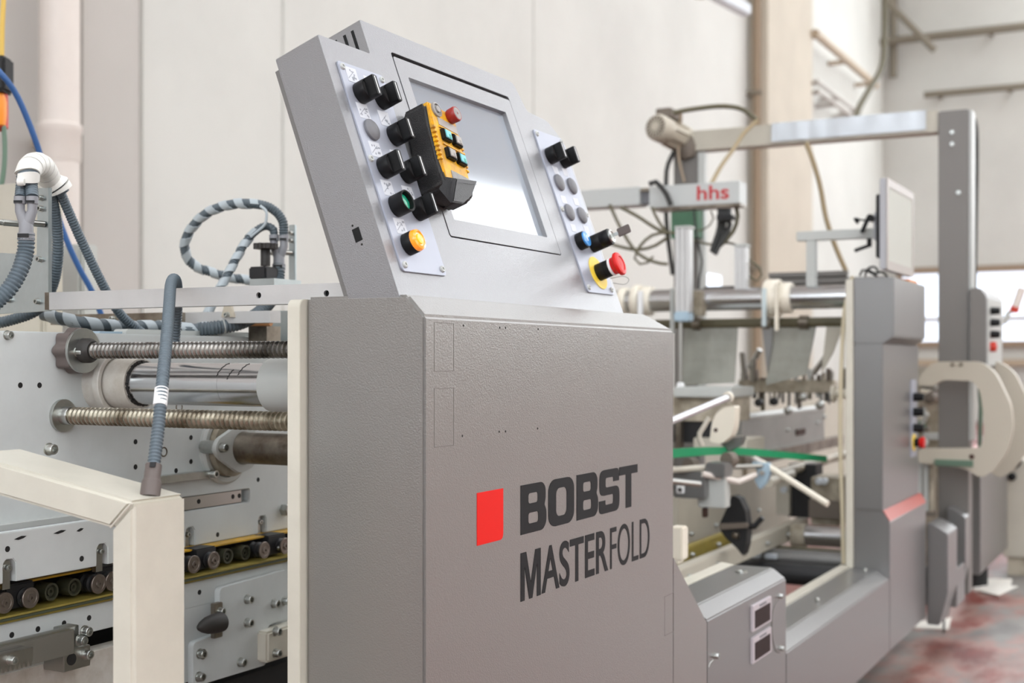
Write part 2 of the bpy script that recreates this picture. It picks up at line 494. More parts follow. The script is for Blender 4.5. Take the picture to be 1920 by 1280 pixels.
# rail under the window
tr = struct(MB().box((a.x - 0.1, WY - 0.12, zbot - 0.42), (b.x, WY - 0.02, zbot - 0.30)).build('trim_1', 'pipe_tan'))
for x in (a.x + 1.0, a.x + 2.4, a.x + 3.8):
    MB().box((x - 0.05, WY - 0.10, zbot - 1.0), (x + 0.05, WY - 0.03, zbot - 0.42)).build('rail_post', 'rail_grey', tr)
# pilaster, pipes and rails
y0, y1 = at(1439, 500, X=WX + 0.25).y, at(1524, 500, X=WX + 0.25).y
struct(MB().box((WX, y0, 0), (WX + 0.25, y1, RZ)).build('trim_2', 'wall_tan', bevel=0.02))
y0 = at(150, 500, X=WX + 0.12).y; y1 = at(262, 500, X=WX + 0.12).y
struct(MB().box((WX, y0, 0), (WX + 0.12, y1, RZ)).build('trim_3', 'wall_pink', bevel=0.02))
for xp, r, m, lab in ((1419, 0.05, 'pipe_brown', 'thin brown vertical pipe on the wall left of the pilaster'),
                      (1431, 0.06, 'pipe_tan', 'tan vertical pipe tight against the wall pilaster')):
    p = at(xp, 500, X=WX + 0.12)
    t_ = thing('wall_pipe', lab, 'pipe', (p.x, p.y, 0))
    MB().cyl((p.x, p.y, 0), (p.x, p.y, RZ - 0.02), r, n=16).build('pipe_run', m, t_)
    for z in (2.2, 4.4): MB().box((p.x - 0.12, p.y - r*1.2, z), (p.x + r*1.1, p.y + r*1.2, z + 0.05)).build('pipe_clip', 'rail_grey', t_)
p = at(112, 300, X=WX + 0.24); y_ = p.y
dp = thing('drain_pipe', 'thick white downpipe with a socket joint on the left wall', 'pipe', (p.x, p.y, 0))
MB().cyl((p.x, p.y, 0), (p.x, p.y, RZ - 0.02), 0.093, n=28).build('pipe_run', 'pipe_white', dp)
zc = at(112, 240, X=p.x).z; zc2 = at(112, 300, X=p.x).z
MB().lathe((p.x, p.y, zc2 - 0.01), (0, 0, 1), [(0.095, 0), (0.098, 0.01), (0.098, zc - zc2 - 0.02), (0.104, zc - zc2 - 0.01), (0.104, zc - zc2 + 0.02), (0.094, zc - zc2 + 0.03)], 28).build('socket_joint', 'pipe_white', dp)
MB().box((p.x - 0.25, p.y + 0.05, zc - 0.06), (p.x, p.y + 0.12, zc - 0.02)).build('pipe_clip', 'pipe_tan', dp)

def rail(name, p0, p1, r, m, lab, cat='rail', brackets=()):
    t_ = thing(name, lab, cat, (p0.x, p0.y, min(p0.z, p1.z)))
    MB().cyl(p0, p1, r, n=12).build('rail_tube', m, t_)
    for q in brackets:
        c = p0.lerp(p1, q)
        if abs(c.x - WX) < 0.6: MB().box((WX, c.y - 0.03, c.z - 0.03), (c.x, c.y + 0.03, c.z + 0.03)).build('wall_bracket', m, t_)
        elif abs(c.y - WY) < 0.8: MB().box((c.x - 0.03, c.y, c.z - 0.03), (c.x + 0.03, WY, c.z + 0.03)).build('wall_bracket', m, t_)
    return t_
def wrail(x0, y0, x1, y1, r, m, lab, X=WX + 0.3):
    p0 = at(x0, y0, X=X); p1 = at(x1, y1, X=X); p1.z = p0.z
    return rail('wall_rail', p0, p1, r, m, lab, brackets=(0.05, 0.5, 0.95))
wrail(1528, 62, 1642, 172, 0.06, 'pipe_tan', 'brown horizontal rail high on the long wall beyond the pilaster')
wrail(1530, 152, 1612, 212, 0.035, 'wall_pink', 'upper thin pale rail on the long wall, under the brown one')
wrail(1532, 170, 1600, 214, 0.035, 'wall_pink', 'lower thin pale rail on the long wall, just above the gantry beam')
def erail(x0, y0, x1, y1, r, m, lab):
    p0 = at(x0, y0, Y=WY - 0.35); p1 = at(x1, y1, Y=WY - 0.35); p1.z = p0.z
    return rail('end_wall_rail', p0, p1, r, m, lab, brackets=(0.1, 0.6, 0.95))
erail(1650, 79, 2000, 50, 0.075, 'rail_grey', 'upper dark horizontal rail across the end wall')
erail(1733, 178, 2000, 160, 0.06, 'rail_grey', 'lower horizontal rail across the end wall')
p = at(1675, 80, Y=WY - 0.2); zt = at(1675, 18, Y=WY - .2).z; zb = at(1675, 145, Y=WY - .2).z
tag(MB().cyl((p.x, p.y, zb), (p.x, p.y, RZ - 0.02), 0.07, n=12).build('hanging_post', 'rail_grey'), 'short dark vertical pipe at the corner of the end wall', 'pipe')
p0 = at(1662, 2, Y=WY - 1.0); p1 = at(1752, 94, Y=WY - 1.0)
tag(MB().cyl(p0, p1, 0.06, n=12).build('brace_bar', 'rail_grey'), 'dark diagonal brace crossing the upper rail on the end wall', 'bar')
pts = [at(1658, -60, D=15), at(1659, 40, D=15), at(1655, 120, D=14.6), at(1630, 168, D=14.2), at(1612, 200, D=13.9), at(1603, 225, D=13.7)]
tag(cable_mb(pts, 0.035, 0.1).build('hanging_cable', 'cable_olive'), 'cable dropping from the roof behind the gantry beam', 'cable')
lp = thing('wall_lamp', 'white tube lamp at the top edge above the brown wall pipes', 'lamp', tuple(at(1370, 5, D=12)))
c = at(1365, 2, D=12)
MB().obox(c, Vector((0.12, 0.20, -0.06)), Vector((0.05, -0.03, 0)), Vector((0, 0, 0.05))).build('lamp_housing', 'lamp_white', lp, bevel=0.01)
MB().cyl(c + Vector((0, 0, 0.02)), c + Vector((-0.6, 0.6, 0.30)), 0.02, n=8).build('lamp_bracket', 'rail_grey', lp)
pts = [c + Vector((-0.14, -0.22, 0.0)), c + Vector((-0.22, -0.28, 0.0)), c + Vector((-0.34, -0.36, 0.12)), c + Vector((-0.42, -0.44, 0.5))]
cable_mb(pts, 0.015, 0.05).build('lamp_cable', 'cable_brown', lp)

# ------------------------------------------------------------------ control console
FX = -0.85                       # operator-side face of the line
CY0, CY1 = 1.4, 2.278
con = thing('control_console', 'grey control console with screen, black knobs and BOBST MASTERFOLD lettering', 'control console', (-0.93, 1.85, 0.0))
ZT, ZC = 1.1163, 1.1435
CYB = CY0 - 0.0015
ring0 = [(-1.03, CYB, 0.0), (FX, CYB, 0.0), (FX, CYB, ZT), (-0.8755, CYB, ZC), (-1.03, CYB, ZC)]
ring1 = [(-1.03, CY1, 0.0), (FX, CY1, 0.0), (FX, CY1, ZT), (-0.8755, CY1 - 0.075, ZC), (-1.03, CY1 - 0.075, ZC), (-1.03, CY1, ZT)]
mb = MB(); mb.add(ring0 + ring1, [(0,1,2,3,4), (0,5,6,1), (1,6,7,2), (2,7,8,3), (3,8,9,4), (4,9,10,5,0), (5,10,7,6), (10,9,8,7)])
mb.build('cabinet_body', 'grey_powder_fine', con, bevel=0.0035, smooth=16)
kz0, ky1, kz1 = 0.698, 2.463, 0.546
MB().prism([(-1.03, CY1, 0.0), (-1.03, CY1, kz0), (-1.03, ky1, kz1), (-1.03, ky1, 0.0)], (FX + 1.03, 0, 0)).build('flared_skirt', 'grey_powder_fine', con, bevel=0.0)
# engraved knock-outs, small holes
def rect_outline(y0, z0, y1, z1, w=0.0007, nm='knockout_outline'):
    plate_mb([[(y0, z0), (y1, z0), (y1, z1), (y0, z1)], [(y0+w, z0+w), (y1-w, z0+w), (y1-w, z1-w), (y0+w, z1-w)]],
             (FX, 0, 0), (0, 1, 0), (0, 0, 1), (1, 0, 0), -0.001, 0.0002).build(nm, 'line_grey', con)
def fp(px, py): 
    q = at(px, py, X=FX); return q.y, q.z
for (x0, y0, x1, y1) in ((814, 604, 851, 696), (814, 728, 851, 839), (1246, 1118, 1263, 1192)):
    a = fp(x0, y1 if x0 < 1000 else y1); b = fp(x1, y0); rect_outline(a[0], fp(x0, y1)[1], b[0], fp(x0, y0)[1])
hole = shared(MB().lathe((0, 0, -0.0015), (0, 0, 1), [(0.0016, 0), (0.0016, 0.0017)], 10), 'hole_dark', 'screw_hole')
for (x, y) in ((869, 610), (937, 614), (948, 614.5), (1009, 617), (867, 817), (936, 809), (948, 808.5), (1008, 803)):
    inst('screw_hole', hole, con, at(x, y, X=FX), (1, 0, 0))
# lettering: heavy squared capitals
z0, z1 = fp(976, 1003)[1], fp(976, 910)[1]
hgt = z1 - z0
def flat_letter(loops, y0, wid, name='lettering', m='ink_black'):
    return plate_mb([[(y0 + a * wid, z0 + b * hgt) for a, b in lp] for lp in loops], (FX, 0, 0), (0, 1, 0), (0, 0, 1), (1, 0, 0), -0.0005, 0.0006).build(name, m, con)
def span(x0, x1): return fp(x0, 900)[0], fp(x1, 900)[0] - fp(x0, 900)[0]
s_, t_, st = 0.235, 0.225, 0.0
Bl = [round_poly([(0, 0), (0.86, 0), (1, 0.14), (1, 0.40), (0.92, 0.52), (0.97, 0.64), (0.97, 0.88), (0.84, 1), (0, 1)], [0, .22, .1, .1, .03, .1, .1, .2, 0]),
      rrect(0.29, 0.19, 0.68, 0.41, 0.06), rrect(0.29, 0.60, 0.66, 0.81, 0.06)]
Ol = [rrect(0, 0, 1, 1, 0.26, 6), rrect(0.29, 0.20, 0.71, 0.80, 0.13, 6)]
Sl = [round_poly([(0, 0.30), (0, 0.0), (1, 0), (1, 0.59), (0.31, 0.59), (0.31, 0.81), (0.69, 0.81), (0.69, 0.70), (0.98, 0.70), (0.98, 1), (0.02, 1), (0.02, 0.41), (0.69, 0.41), (0.69, 0.19), (0.30, 0.19), (0.30, 0.30)],
                 [0, .2, .22, .2, .06, .06, .05, 0, 0, .2, .22, .2, .06, .06, .05, 0])]
Tl = [[(0, 0.80), (0, 1), (1, 1), (1, 0.80), (0.65, 0.80), (0.65, 0), (0.35, 0), (0.35, 0.80)]]
for lp, (x0, x1) in ((Bl, (976, 1024)), (Ol, (1028, 1076)), (Bl, (1081, 1121)), (Sl, (1123, 1161)), (Tl, (1161, 1195))):
    y_, w_ = span(x0, x1); flat_letter(lp, y_, w_)
zb, zt = fp(976, 1128)[1], fp(976, 1037)[1]
ya, yb, yc, yd = fp(976, 1080)[0], fp(1140, 1000)[0], fp(1144, 1000)[0], fp(1217.5, 1000)[0]
z0, hgt = zb, zt - zb
Ml = [[(0, 0), (0, 1), (0.27, 1), (0.5, 0.34), (0.73, 1), (1, 1), (1, 0), (0.81, 0), (0.81, 0.70), (0.575, 0.0), (0.425, 0.0), (0.19, 0.70), (0.19, 0)]]
flat_letter(Ml, ya, fp(1013.5, 1000)[0] - ya)
ys_ = fp(1015.5, 1000)[0]
text_mb('ASTER', 1, (FX - 0.0003, ys_, zb), (0, 1, 0), (0, 0, 1), (1, 0, 0), 0.0009, bold=0.012, width=yb - ys_, height=zt - zb).build('lettering', 'ink_black', con, smooth=0)
text_mb('FOLD', 1, (FX - 0.0003, yc, zb), (0, 1, 0), (0, 0, 1), (1, 0, 0), 0.0009, bold=-0.006, width=yd - yc, height=zt - zb).build('lettering', 'ink_black', con, smooth=0)
a, b = fp(894, 1023), fp(943, 915)
plate_mb([round_poly([(a[0], a[1]), (b[0], a[1]), (b[0], b[1]), (a[0], b[1])], [0, 0.009, 0, 0])], (FX, 0, 0), (0, 1, 0), (0, 0, 1), (1, 0, 0), -0.0005, 0.0006).build('logo_square', 'logo_red', con)['label'] = 'red logo rectangle'

# control head, leaning back
LEAN = 0.3507
HO = Vector((-0.8892, CY0, CH + 0.0843)); HU = Vector((0, 1, 0)); HV = Vector((-math.sin(LEAN), 0, math.cos(LEAN))); HN = Vector((math.cos(LEAN), 0, math.sin(LEAN)))
def hp(u, v, n=0.0): return HO + HU*u + HV*v + HN*n
def uv(px, py, n=0.0):
    o = hp(0, 0, n); r = at(px, py, D=1) - Vector((0, 0, CH)); t = (o - Vector((0, 0, CH))).dot(HN) / r.dot(HN)
    q = Vector((0, 0, CH)) + r*t - o; return q.dot(HU), q.dot(HV)
UL, UR, VA, VN = 0.0, 0.733, 0.364, 0.417
out = round_poly([(UL, -0.006), (UR, -0.006), (UR - 0.006, 0.325), (UR - 0.05, VA - 0.003), (0.607, VA + 0.002), (0.588, VN - 0.004), (0.575, VN), (0.123, VN), (0.123, VA), (UL, VA)],
                 [0, 0, 0.01, 0.01, 0.006, 0.006, 0.006, 0.004, 0.003, 0.004], 3)
B0, B1, B2, B3 = 0.1855, 0.547, 0.0955, 0.381
hole_ = rrect(B0 - 0.001, B2 - 0.001, B1 + 0.001, B3, 0.005)
head = plate_mb([out, hole_], HO, HU, HV, HN, -0.073, 0.0).build('control_head', 'grey_powder', con, bevel=0.0028, seg=2, bangle=50)
MB().obox(hp((B0+B1)/2, (B2+B3)/2, -0.045), HU*(B1-B0)/2, HV*(B3-B2)/2, HN*0.004).build('head_inner', 'void_black', con)
MB().obox(hp(0.36, 0.18, -0.078), HU*0.355, HV*0.17, HN*0.004).build('head_back', 'slate_paint', con)
S0, S1, S2, S3 = 0.2126, 0.5145, 0.1237, 0.3465
bz = plate_mb([rrect(B0 + 0.0008, B2 + 0.0008, B1 - 0.0008, B3 - 0.0065, 0.004), rrect(S0, S2, S1, S3, 0.0015, 2)], HO, HU, HV, HN, -0.010, 0.0005).build('screen_bezel', 'grey_powder', con, bevel=0.0008)
MB().obox(hp((S0+S1)/2, (S2+S3)/2, -0.009), HU*(S1-S0+0.004)/2, HV*(S3-S2+0.004)/2, HN*0.002).build('screen', 'screen_glass', con)['label'] = 'glossy pale touch screen'
# slots in the raised middle, left cheek
for k, w in enumerate((0.016, 0.030, 0.046)):
    MB().obox(HO + HU*(0.1228) + HV*(VN - 0.034) + HN*(-w), HU*0.0006, HV*0.024, HN*0.0022).build('vent_slot', 'void_black', con)
# socket on the left cheek of the head
q = at(670, 440, Y=CY0); dv = HV
MB().obox(q, Vector((0, 0.0006, 0)), dv*0.009, HN*0.0055).build('socket_opening', 'void_black', con)
for (x, y) in ((661, 423), (678.5, 458)):
    inst('screw_hole', hole, con, at(x, y, Y=CY0), (0, -1, 0))
MB().lathe(at(665, 551, Y=CY0 + 0.05), (0, 0, 1), [(0.009, -0.004), (0.009, 0.002), (0.007, 0.003)], 14).build('cap_nut', 'slate_paint', con)

# button plates
def screw_mesh(r, h, m='zinc', n=18):
    return shared(MB().lathe((0, 0, 0), (0, 0, 1), [(r, 0), (r, h*0.5), (r*0.8, h), (r*0.45, h), (r*0.4, h*0.2), (0.0001, h*0.2)], n), m, 'screw')
pan_screw = screw_mesh(0.0048, 0.0028, 'pale_grey_paint')
pin_dark = shared(MB().lathe((0, 0, 0), (0, 0, 1), [(0.0015, 0), (0.0015, 0.0012), (0.0001, 0.0012)], 10), 'hole_dark', 'screw_recess')
def button_plate(u0, u1, v0, v1, screws):
    pl = plate_mb([rrect(u0, v0, u1, v1, 0.006)], HO, HU, HV, HN, 0.0, 0.0025).build('button_plate', 'plate_lilac', con, bevel=0.0006)
    for (u, v) in screws:
        inst('screw', pan_screw, pl, hp(u, v, 0.0024), HN)
    return pl
PU0, PU1, PV0, PV1 = 0.024, 0.1355, 0.032, 0.331
RU0, RU1 = 0.6015, 0.7155
pl1 = button_plate(PU0, PU1, PV0, PV1, [(PU0+.0085, PV1-.008), (PU1-.0085, PV1-.008), (PU0+.007, 0.190), (PU0+.0085, PV0+.009), (PU1-.0085, PV0+.009)])
pl2 = button_plate(RU0, RU1, PV0, PV1, [(RU0+.0085, PV1-.008), (RU1-.0085, PV1-.008), (RU0+.007, 0.183), (RU1-.006, 0.183), (RU0+.0085, PV0+.009), (RU1-.0085, PV0+.009)])
# printed pictogram labels
def picto(pl, u, v, w=0.026, h=0.022, kind=0):
    lab = MB().obox(hp(u, v, 0.00265), HU*w/2, HV*h/2, HN*0.0002).build('pictogram', 'pictogram_light', pl)
    rnd = random.Random(int(u*1e4) + int(v*1e5)); mb = MB()
    mb.obox(hp(u - w*0.1, v - h*0.02, 0.0029), HU*w*0.33 + HV*h*0.28*(1 if kind else -1), HN*0.0001, (HV - HU*0.3)*0.0005)
    for _ in range(5):
        c_ = (u + rnd.uniform(-.05, .38)*w, v + rnd.uniform(-.34, .34)*h)
        mb.obox(hp(*c_, 0.0029), HU*rnd.uniform(.0012, .0028), HV*rnd.uniform(.0006, .0016), HN*0.0001)
    for _ in range(3):
        c_ = (u + rnd.uniform(-.3, .3)*w, v + rnd.uniform(-.34, .34)*h)
        mb.lathe(hp(*c_, 0.0028), HN, [(0.0016, 0), (0.0016, 0.0002)], 8)
    mb.build('pictogram_print', 'pictogram_dark', lab, smooth=0)
CU1, CU2, CU3, CU4 = 0.055, 0.109, 0.633, 0.6845
R1, R2, R3, R4, R5 = 0.2875, 0.2345, 0.179, 0.1245, 0.0705
for (u, v) in ((CU1-.004, R1+.027), (CU1+.038, R1+.022), (CU1-.004, R2+.027), (CU1+.046, R2+.025), (CU1-.004, R3+.027), (CU1+.046, R3+.022), (CU1-.004, R4+.026), (CU1+.046, R4+.024), (CU1-.002, R5+.026)):
    picto(pl1, u, v, kind=int(u*1000) % 2)
for (u, v) in ((CU3+.006, R2+.024), (CU4-.006, R2+.026), (CU3-.003, R3+.024), (CU4-.002, R3+.026), (CU3-.002, R4+.026), (CU4+.002, R4+.028)):
    MB().obox(hp(u, v, 0.00265), HU*0.010, HV*0.007, HN*0.0002).build('pictogram', 'pictogram_light', pl2)

def rotary_knob(u, v, turn=0.0, name='rotary_knob'):
    c = hp(u, v, 0.0025); R = 0.0152
    kb = MB().lathe(c, HN, [(R*0.96, 0), (R, 0.001), (R, 0.015), (R*0.96, 0.0165), (R*0.90, 0.0165), (R*0.84, 0.0150), (0.0001, 0.0150)], 32).build(name, 'black_plastic', con)
    du = HU*math.cos(turn) + HV*math.sin(turn); dv = HV*math.cos(turn) - HU*math.sin(turn)
    half = 0.0058; be = math.asin(half / R)
    poly = [c + HN*0.0145 + du*R*0.99*math.cos(b_ - be + 2*be*i/8) + dv*R*0.99*math.sin(b_ - be + 2*be*i/8) for b_ in (PI/2, 1.5*PI) for i in range(9)]
    gr = MB().prism(poly, HN*0.0150).build('grip', 'black_plastic', kb, bevel=0.0007)
    # pale pointer along the grip's face and a grey floor beside it
    MB().obox(c + HN*0.0296, du*0.0009, dv*0.0125, HN*0.0003).build('pointer_line', 'label_white', kb)
    ga = PI/2 - be
    seg = [c + HN*0.0150 + du*R*0.80*math.cos(PI - ga + 2*ga*i/8) + dv*R*0.80*math.sin(PI - ga + 2*ga*i/8) for i in range(9)]
    MB().prism(seg, HN*0.0006).build('knob_face', 'black_matt', kb)
    return kb
for (u, v) in ((CU1, R1), (CU2 - 0.003, R1 + 0.001), (CU2, R2), (CU1, R3), (CU2, R3), (CU2, R4)): rotary_knob(u, v)
rotary_knob(CU3 - 0.003, R1 - 0.004); rotary_knob(CU4 - 0.001, R1 - 0.004)
plug = [(0.0152, 0), (0.0154, 0.001), (0.0150, 0.0035), (0.0120, 0.0058), (0.0060, 0.0072), (0.0001, 0.0076)]
for (u, v) in ((CU1, R2), (CU3, R2), (CU4, R2), (CU3, R3), (CU4, R3)):
    MB().lathe(hp(u, v, 0.0025), HN, plug, 32).build('blanking_plug', 'fitting', con)
# green push button in a deep collar
c = hp(CU1, R4, 0.0025)
g = MB().lathe(c, HN, [(0.0148, 0), (0.0152, 0.001), (0.0152, 0.0215), (0.0142, 0.022), (0.0126, 0.021), (0.0122, 0.013), (0.0001, 0.013)], 32).build('push_button', 'black_plastic', con)
MB().lathe(c + HN*0.0125, HN, [(0.0118, 0), (0.0116, 0.003), (0.008, 0.0046), (0.0001, 0.005)], 28).build('lens', 'green_lens', g)['label'] = 'green button lens'
# orange lamp button
c = hp(CU1, R5, 0.0025)
g = MB().lathe(c, HN, [(0.0148, 0), (0.0152, 0.001), (0.0152, 0.013), (0.0145, 0.0142), (0.0001, 0.0142)], 32).build('lamp_button', 'black_plastic', con)
MB().lathe(c + HN*0.014, HN, [(0.0146, 0), (0.0150, 0.002), (0.0138, 0.0062), (0.0105, 0.0075), (0.0095, 0.006), (0.0001, 0.006)], 28).build('lens', 'orange_lens', g)['label'] = 'orange lamp lens'
MB().lathe(c + HN*0.0198, HN, [(0.0075, 0), (0.0068, 0.002), (0.0001, 0.0024)], 20).build('lens_core', 'orange_core', g)
# blue button, key switch, emergency stop
c = hp(CU3, R4, 0.0025)
g = MB().lathe(c, HN, [(0.0148, 0), (0.0152, 0.001), (0.0152, 0.0125), (0.0146, 0.014), (0.0001, 0.014)], 32).build('push_button', 'black_plastic', con)
MB().lathe(c + HN*0.0136, HN, [(0.0136, 0), (0.0134, 0.003), (0.010, 0.0036), (0.0001, 0.0036)], 28).build('lens', 'blue_lens', g)['label'] = 'pale blue button lens'
MB().obox(c + HN*0.0174 + HV*0.001, HU*0.0012, HV*0.0055, HN*0.0002).build('lens_print', 'label_white', g)
c = hp(CU4 + 0.003, R4, 0.0025)
g = MB().lathe(c, HN, [(0.0148, 0), (0.0150, 0.001), (0.0150, 0.020), (0.0146, 0.0205), (0.0150, 0.021), (0.0148, 0.037), (0.0140, 0.038), (0.0001, 0.038)], 32).build('key_switch', 'black_plastic', con)
MB().lathe(c + HN*0.0375, HN, [(0.0118, 0), (0.0116, 0.0035), (0.0085, 0.0045), (0.0070, 0.003), (0.0001, 0.003)], 24).build('lock_ring', 'zinc', g)
MB().obox(c + HN*0.048, HU*0.0009, HV*0.0030, HN*0.008).build('key_blade', 'zinc', g)
MB().obox(c + HN*0.064, HU*0.0018, HV*0.0075, HN*0.012).build('key_bow', 'fitting_brown', g, bevel=0.0012)
c = hp(0.671, 0.0705, 0.0025)
g = MB().lathe(c, HN, [(0.0300, 0), (0.0300, 0.0012), (0.0001, 0.0012)], 40).build('emergency_stop', 'estop_yellow', con)
g['label'] = 'yellow disc with red emergency stop'
MB().lathe(c + HN*0.001, HN, [(0.0148, 0), (0.0150, 0.001), (0.0150, 0.0165), (0.0144, 0.017), (0.0150, 0.0175), (0.0148, 0.026), (0.0001, 0.026)], 32).build('collar', 'black_plastic', g)
MB().lathe(c + HN*0.0265, HN, [(0.0156, 0), (0.0160, 0.002), (0.0156, 0.0045), (0.0001, 0.0045)], 32).build('white_ring', 'label_white', g)
MB().lathe(c + HN*0.030, HN, [(0.0150, 0), (0.0156, 0.006), (0.0178, 0.0085), (0.0204, 0.010), (0.0208, 0.0130), (0.0196, 0.0155), (0.0150, 0.0172), (0.0128, 0.0170), (0.0124, 0.0160), (0.0060, 0.0164), (0.0001, 0.0167)], 40).build('mushroom_head', 'estop_red', g)['label'] = 'red mushroom head'
q = hp(0.700, 0.040, 0.005)
pts = [hp(0.694, 0.058, 0.012), hp(0.712, 0.056, 0.030), hp(0.722, 0.049, 0.034), hp(0.716, 0.043, 0.026), hp(0.700, 0.050, 0.012)]
cable_mb(pts, 0.0009, 0.003, 6).build('wire_loop', 'pale_grey_paint', g)

# operator-side frame plate: its pale edge stands proud beside the console
fr = thing('side_frame_plate', 'thick machine side plate with pale cream edge, left of the console', 'machine frame', (-1.042, 1.7, 0))
zf = at(563, 560, Y=1.385).z
mb = plate_mb([round_poly([(1.385, 0.0), (2.30, 0.0), (2.30, zf), (1.385, zf)], [0, 0, 0, 0.012])], (0, 0, 0), (0, 1, 0), (0, 0, 1), (1, 0, 0), -1.0515, -1.0315)
mb.build('plate_sheet', 'cream_paint', fr, bevel=0.0025)
# ------------------------------------------------------------------ crane remote in its pouch, on the screen
def up_(px, py, n): u, v = uv(px, py, n); return hp(u, v, n)
rem = thing('crane_remote', 'yellow push-button remote in a black leather pouch on the screen', 'remote control', tuple(hp(0.21, 0.15, 0.0)))
NB, NF = 0.003, 0.041
fc = [up_(803, 206, NF), up_(847, 214, NF), up_(877, 334, NF), up_(836, 352, NF)]      # front face corners: tl, tr, br, bl
cx_ = sum((Vector(p) for p in fc), Vector()) / 4
ax_v = ((fc[0] + fc[1]) - (fc[2] + fc[3])).normalized(); ax_u = (HU - ax_v * HU.dot(ax_v)).normalized(); ax_n = ax_u.cross(ax_v)
if ax_n.dot(HN) < 0: ax_n = -ax_n
Wd = ((fc[1] - fc[0]).dot(ax_u) + (fc[2] - fc[3]).dot(ax_u)) / 2; Ht = (fc[0] - fc[3]).dot(ax_v)
def rp(a, b, n): return cx_ + ax_u*a*Wd/2 + ax_v*b*Ht/2 + ax_n*(n)
def rbox(a0, a1, b0, b1, n0, n1): 
    return MB().obox((rp((a0+a1)/2, (b0+b1)/2, (n0+n1)/2)), ax_u*(a1-a0)*Wd/4, ax_v*(b1-b0)*Ht/4, ax_n*(n1-n0)/2)
# pouch: open-fronted leather box that widens at the foot
sect = []
for b, w0, w1, n0, n1 in ((1.02, -1.02, 1.06, -0.036, -0.004), (0.92, -1.12, 1.14, -0.040, -0.001), (0.3, -1.12, 1.14, -0.040, -0.003), (-0.5, -1.13, 1.14, -0.041, -0.002), (-1.0, -1.14, 1.14, -0.042, 0.002), (-1.16, -1.08, 1.10, -0.041, 0.000), (-1.24, -0.92, 0.95, -0.036, -0.010)):
    sect.append([rp(w0, b, n0), rp(w1, b, n0), rp(w1, b, n1), rp(w0, b, n1)])
mb = MB(); vs = [p for s in sect for p in s]; fs = [(0,1,2,3), tuple(len(vs)-4+i for i in (3,2,1,0))]
for k in range(len(sect)-1):
    for i in range(4): fs.append((4*k+i, 4*k+(i+1) % 4, 4*k+4+(i+1) % 4, 4*k+4+i))
mb.add(vs, fs); mb.build('pouch', 'leather', rem, bevel=0.006, seg=3, smooth=60)
rbox(-1.0, 1.0, -1.0, 1.0, -0.01, 0.003).build('casing', 'remote_yellow', rem, bevel=0.0025)
rbox(-0.55, 0.85, 0.46, 0.66, 0.002, 0.0042).build('name_plate', 'button_grey', rem)
rbox(-0.45, 0.95, -0.96, -0.70, 0.002, 0.0042).build('name_plate', 'remote_grey', rem)
for s in (-1, 1):
    for k in range(8):
        rbox(s*0.98 - 0.09, s*0.98 + 0.09, 0.30 - k*0.115, 0.36 - k*0.115, -0.002, 0.0045).build('grip_rib', 'remote_yellow', rem, bevel=0.0006)
rbox(-0.6, 0.9, 0.38, 0.42, 0.002, 0.0052).build('divider', 'remote_yellow', rem); rbox(-0.6, 0.9, -0.06, -0.02, 0.002, 0.0052).build('divider', 'remote_yellow', rem)
for a, b, m in ((-0.28, 0.20, 'button_aqua'), (0.50, 0.20, 'button_grey'), (-0.28, -0.28, 'button_grey'), (0.50, -0.28, 'button_aqua')):
    k = rbox(a - 0.30, a + 0.30, b - 0.14, b + 0.14, 0.002, 0.0095).build('key_button', 'black_plastic', rem, bevel=0.0012)
    rbox(a - 0.21, a + 0.21, b - 0.105, b + 0.105, 0.009, 0.0108).build('key_cap', m, k, bevel=0.0006)
    rbox(a + 0.0, a + 0.14, b - 0.08, b + 0.0, 0.0106, 0.0112).build('key_print', 'button_green' if m == 'button_aqua' else 'remote_grey', k)
MB().lathe(rp(-0.52, 0.84, 0.002), ax_n, [(0.0112, 0), (0.0112, 0.004), (0.0085, 0.005), (0.0078, 0.003), (0.0055, 0.003), (0.0050, 0.006), (0.0001, 0.006)], 24).build('start_switch', 'remote_grey', rem)
k = MB().lathe(rp(0.52, 0.86, 0.002), ax_n, [(0.0095, 0), (0.0110, 0.003), (0.0115, 0.013), (0.0105, 0.015), (0.0001, 0.015)], 28).build('stop_button', 'remote_red', rem)
MB().lathe(rp(0.52, 0.86, 0.0165), ax_n, [(0.0092, 0), (0.0088, 0.0008), (0.0018, 0.0009), (0.0016, 0.0004), (0.0001, 0.0004)], 24).build('button_face', 'remote_grey', k)
# leather band across the foot, standing off the face
bp0, bp1, bp2, bp3 = up_(852, 336, 0.052), up_(891, 341, 0.052), up_(881, 368, 0.048), up_(845, 380, 0.046)
tv = ax_n * 0.004
MB().prism([bp0, bp1, bp2, up_(865, 383, 0.046), bp3], tv).build('strap_band', 'leather_band', rem, bevel=0.0012)
mb = MB().prism([bp1, bp2, bp2 - ax_n*0.045, bp1 - ax_n*0.045], ax_u * -0.003); mb.build('strap_side', 'leather_band', rem)
MB().prism([bp0, bp3, rp(-1.05, -1.18, -0.01), rp(-1.05, -0.95, -0.002)], ax_n * 0.003).build('strap_side', 'leather_band', rem)
MB().obox(rp(-0.1, -1.14, -0.004), ax_u*0.008, ax_v*0.010, ax_n*0.006).build('casing_foot', 'remote_yellow', rem, bevel=0.002)
for i in range(11):
    q = bp0.lerp(bp1, 0.10 + 0.8*i/10) - ax_v*0.006 + tv
    MB().obox(q, ax_u*0.0010, ax_v*0.0003, ax_n*0.0002).build('stitch', 'fitting', rem)
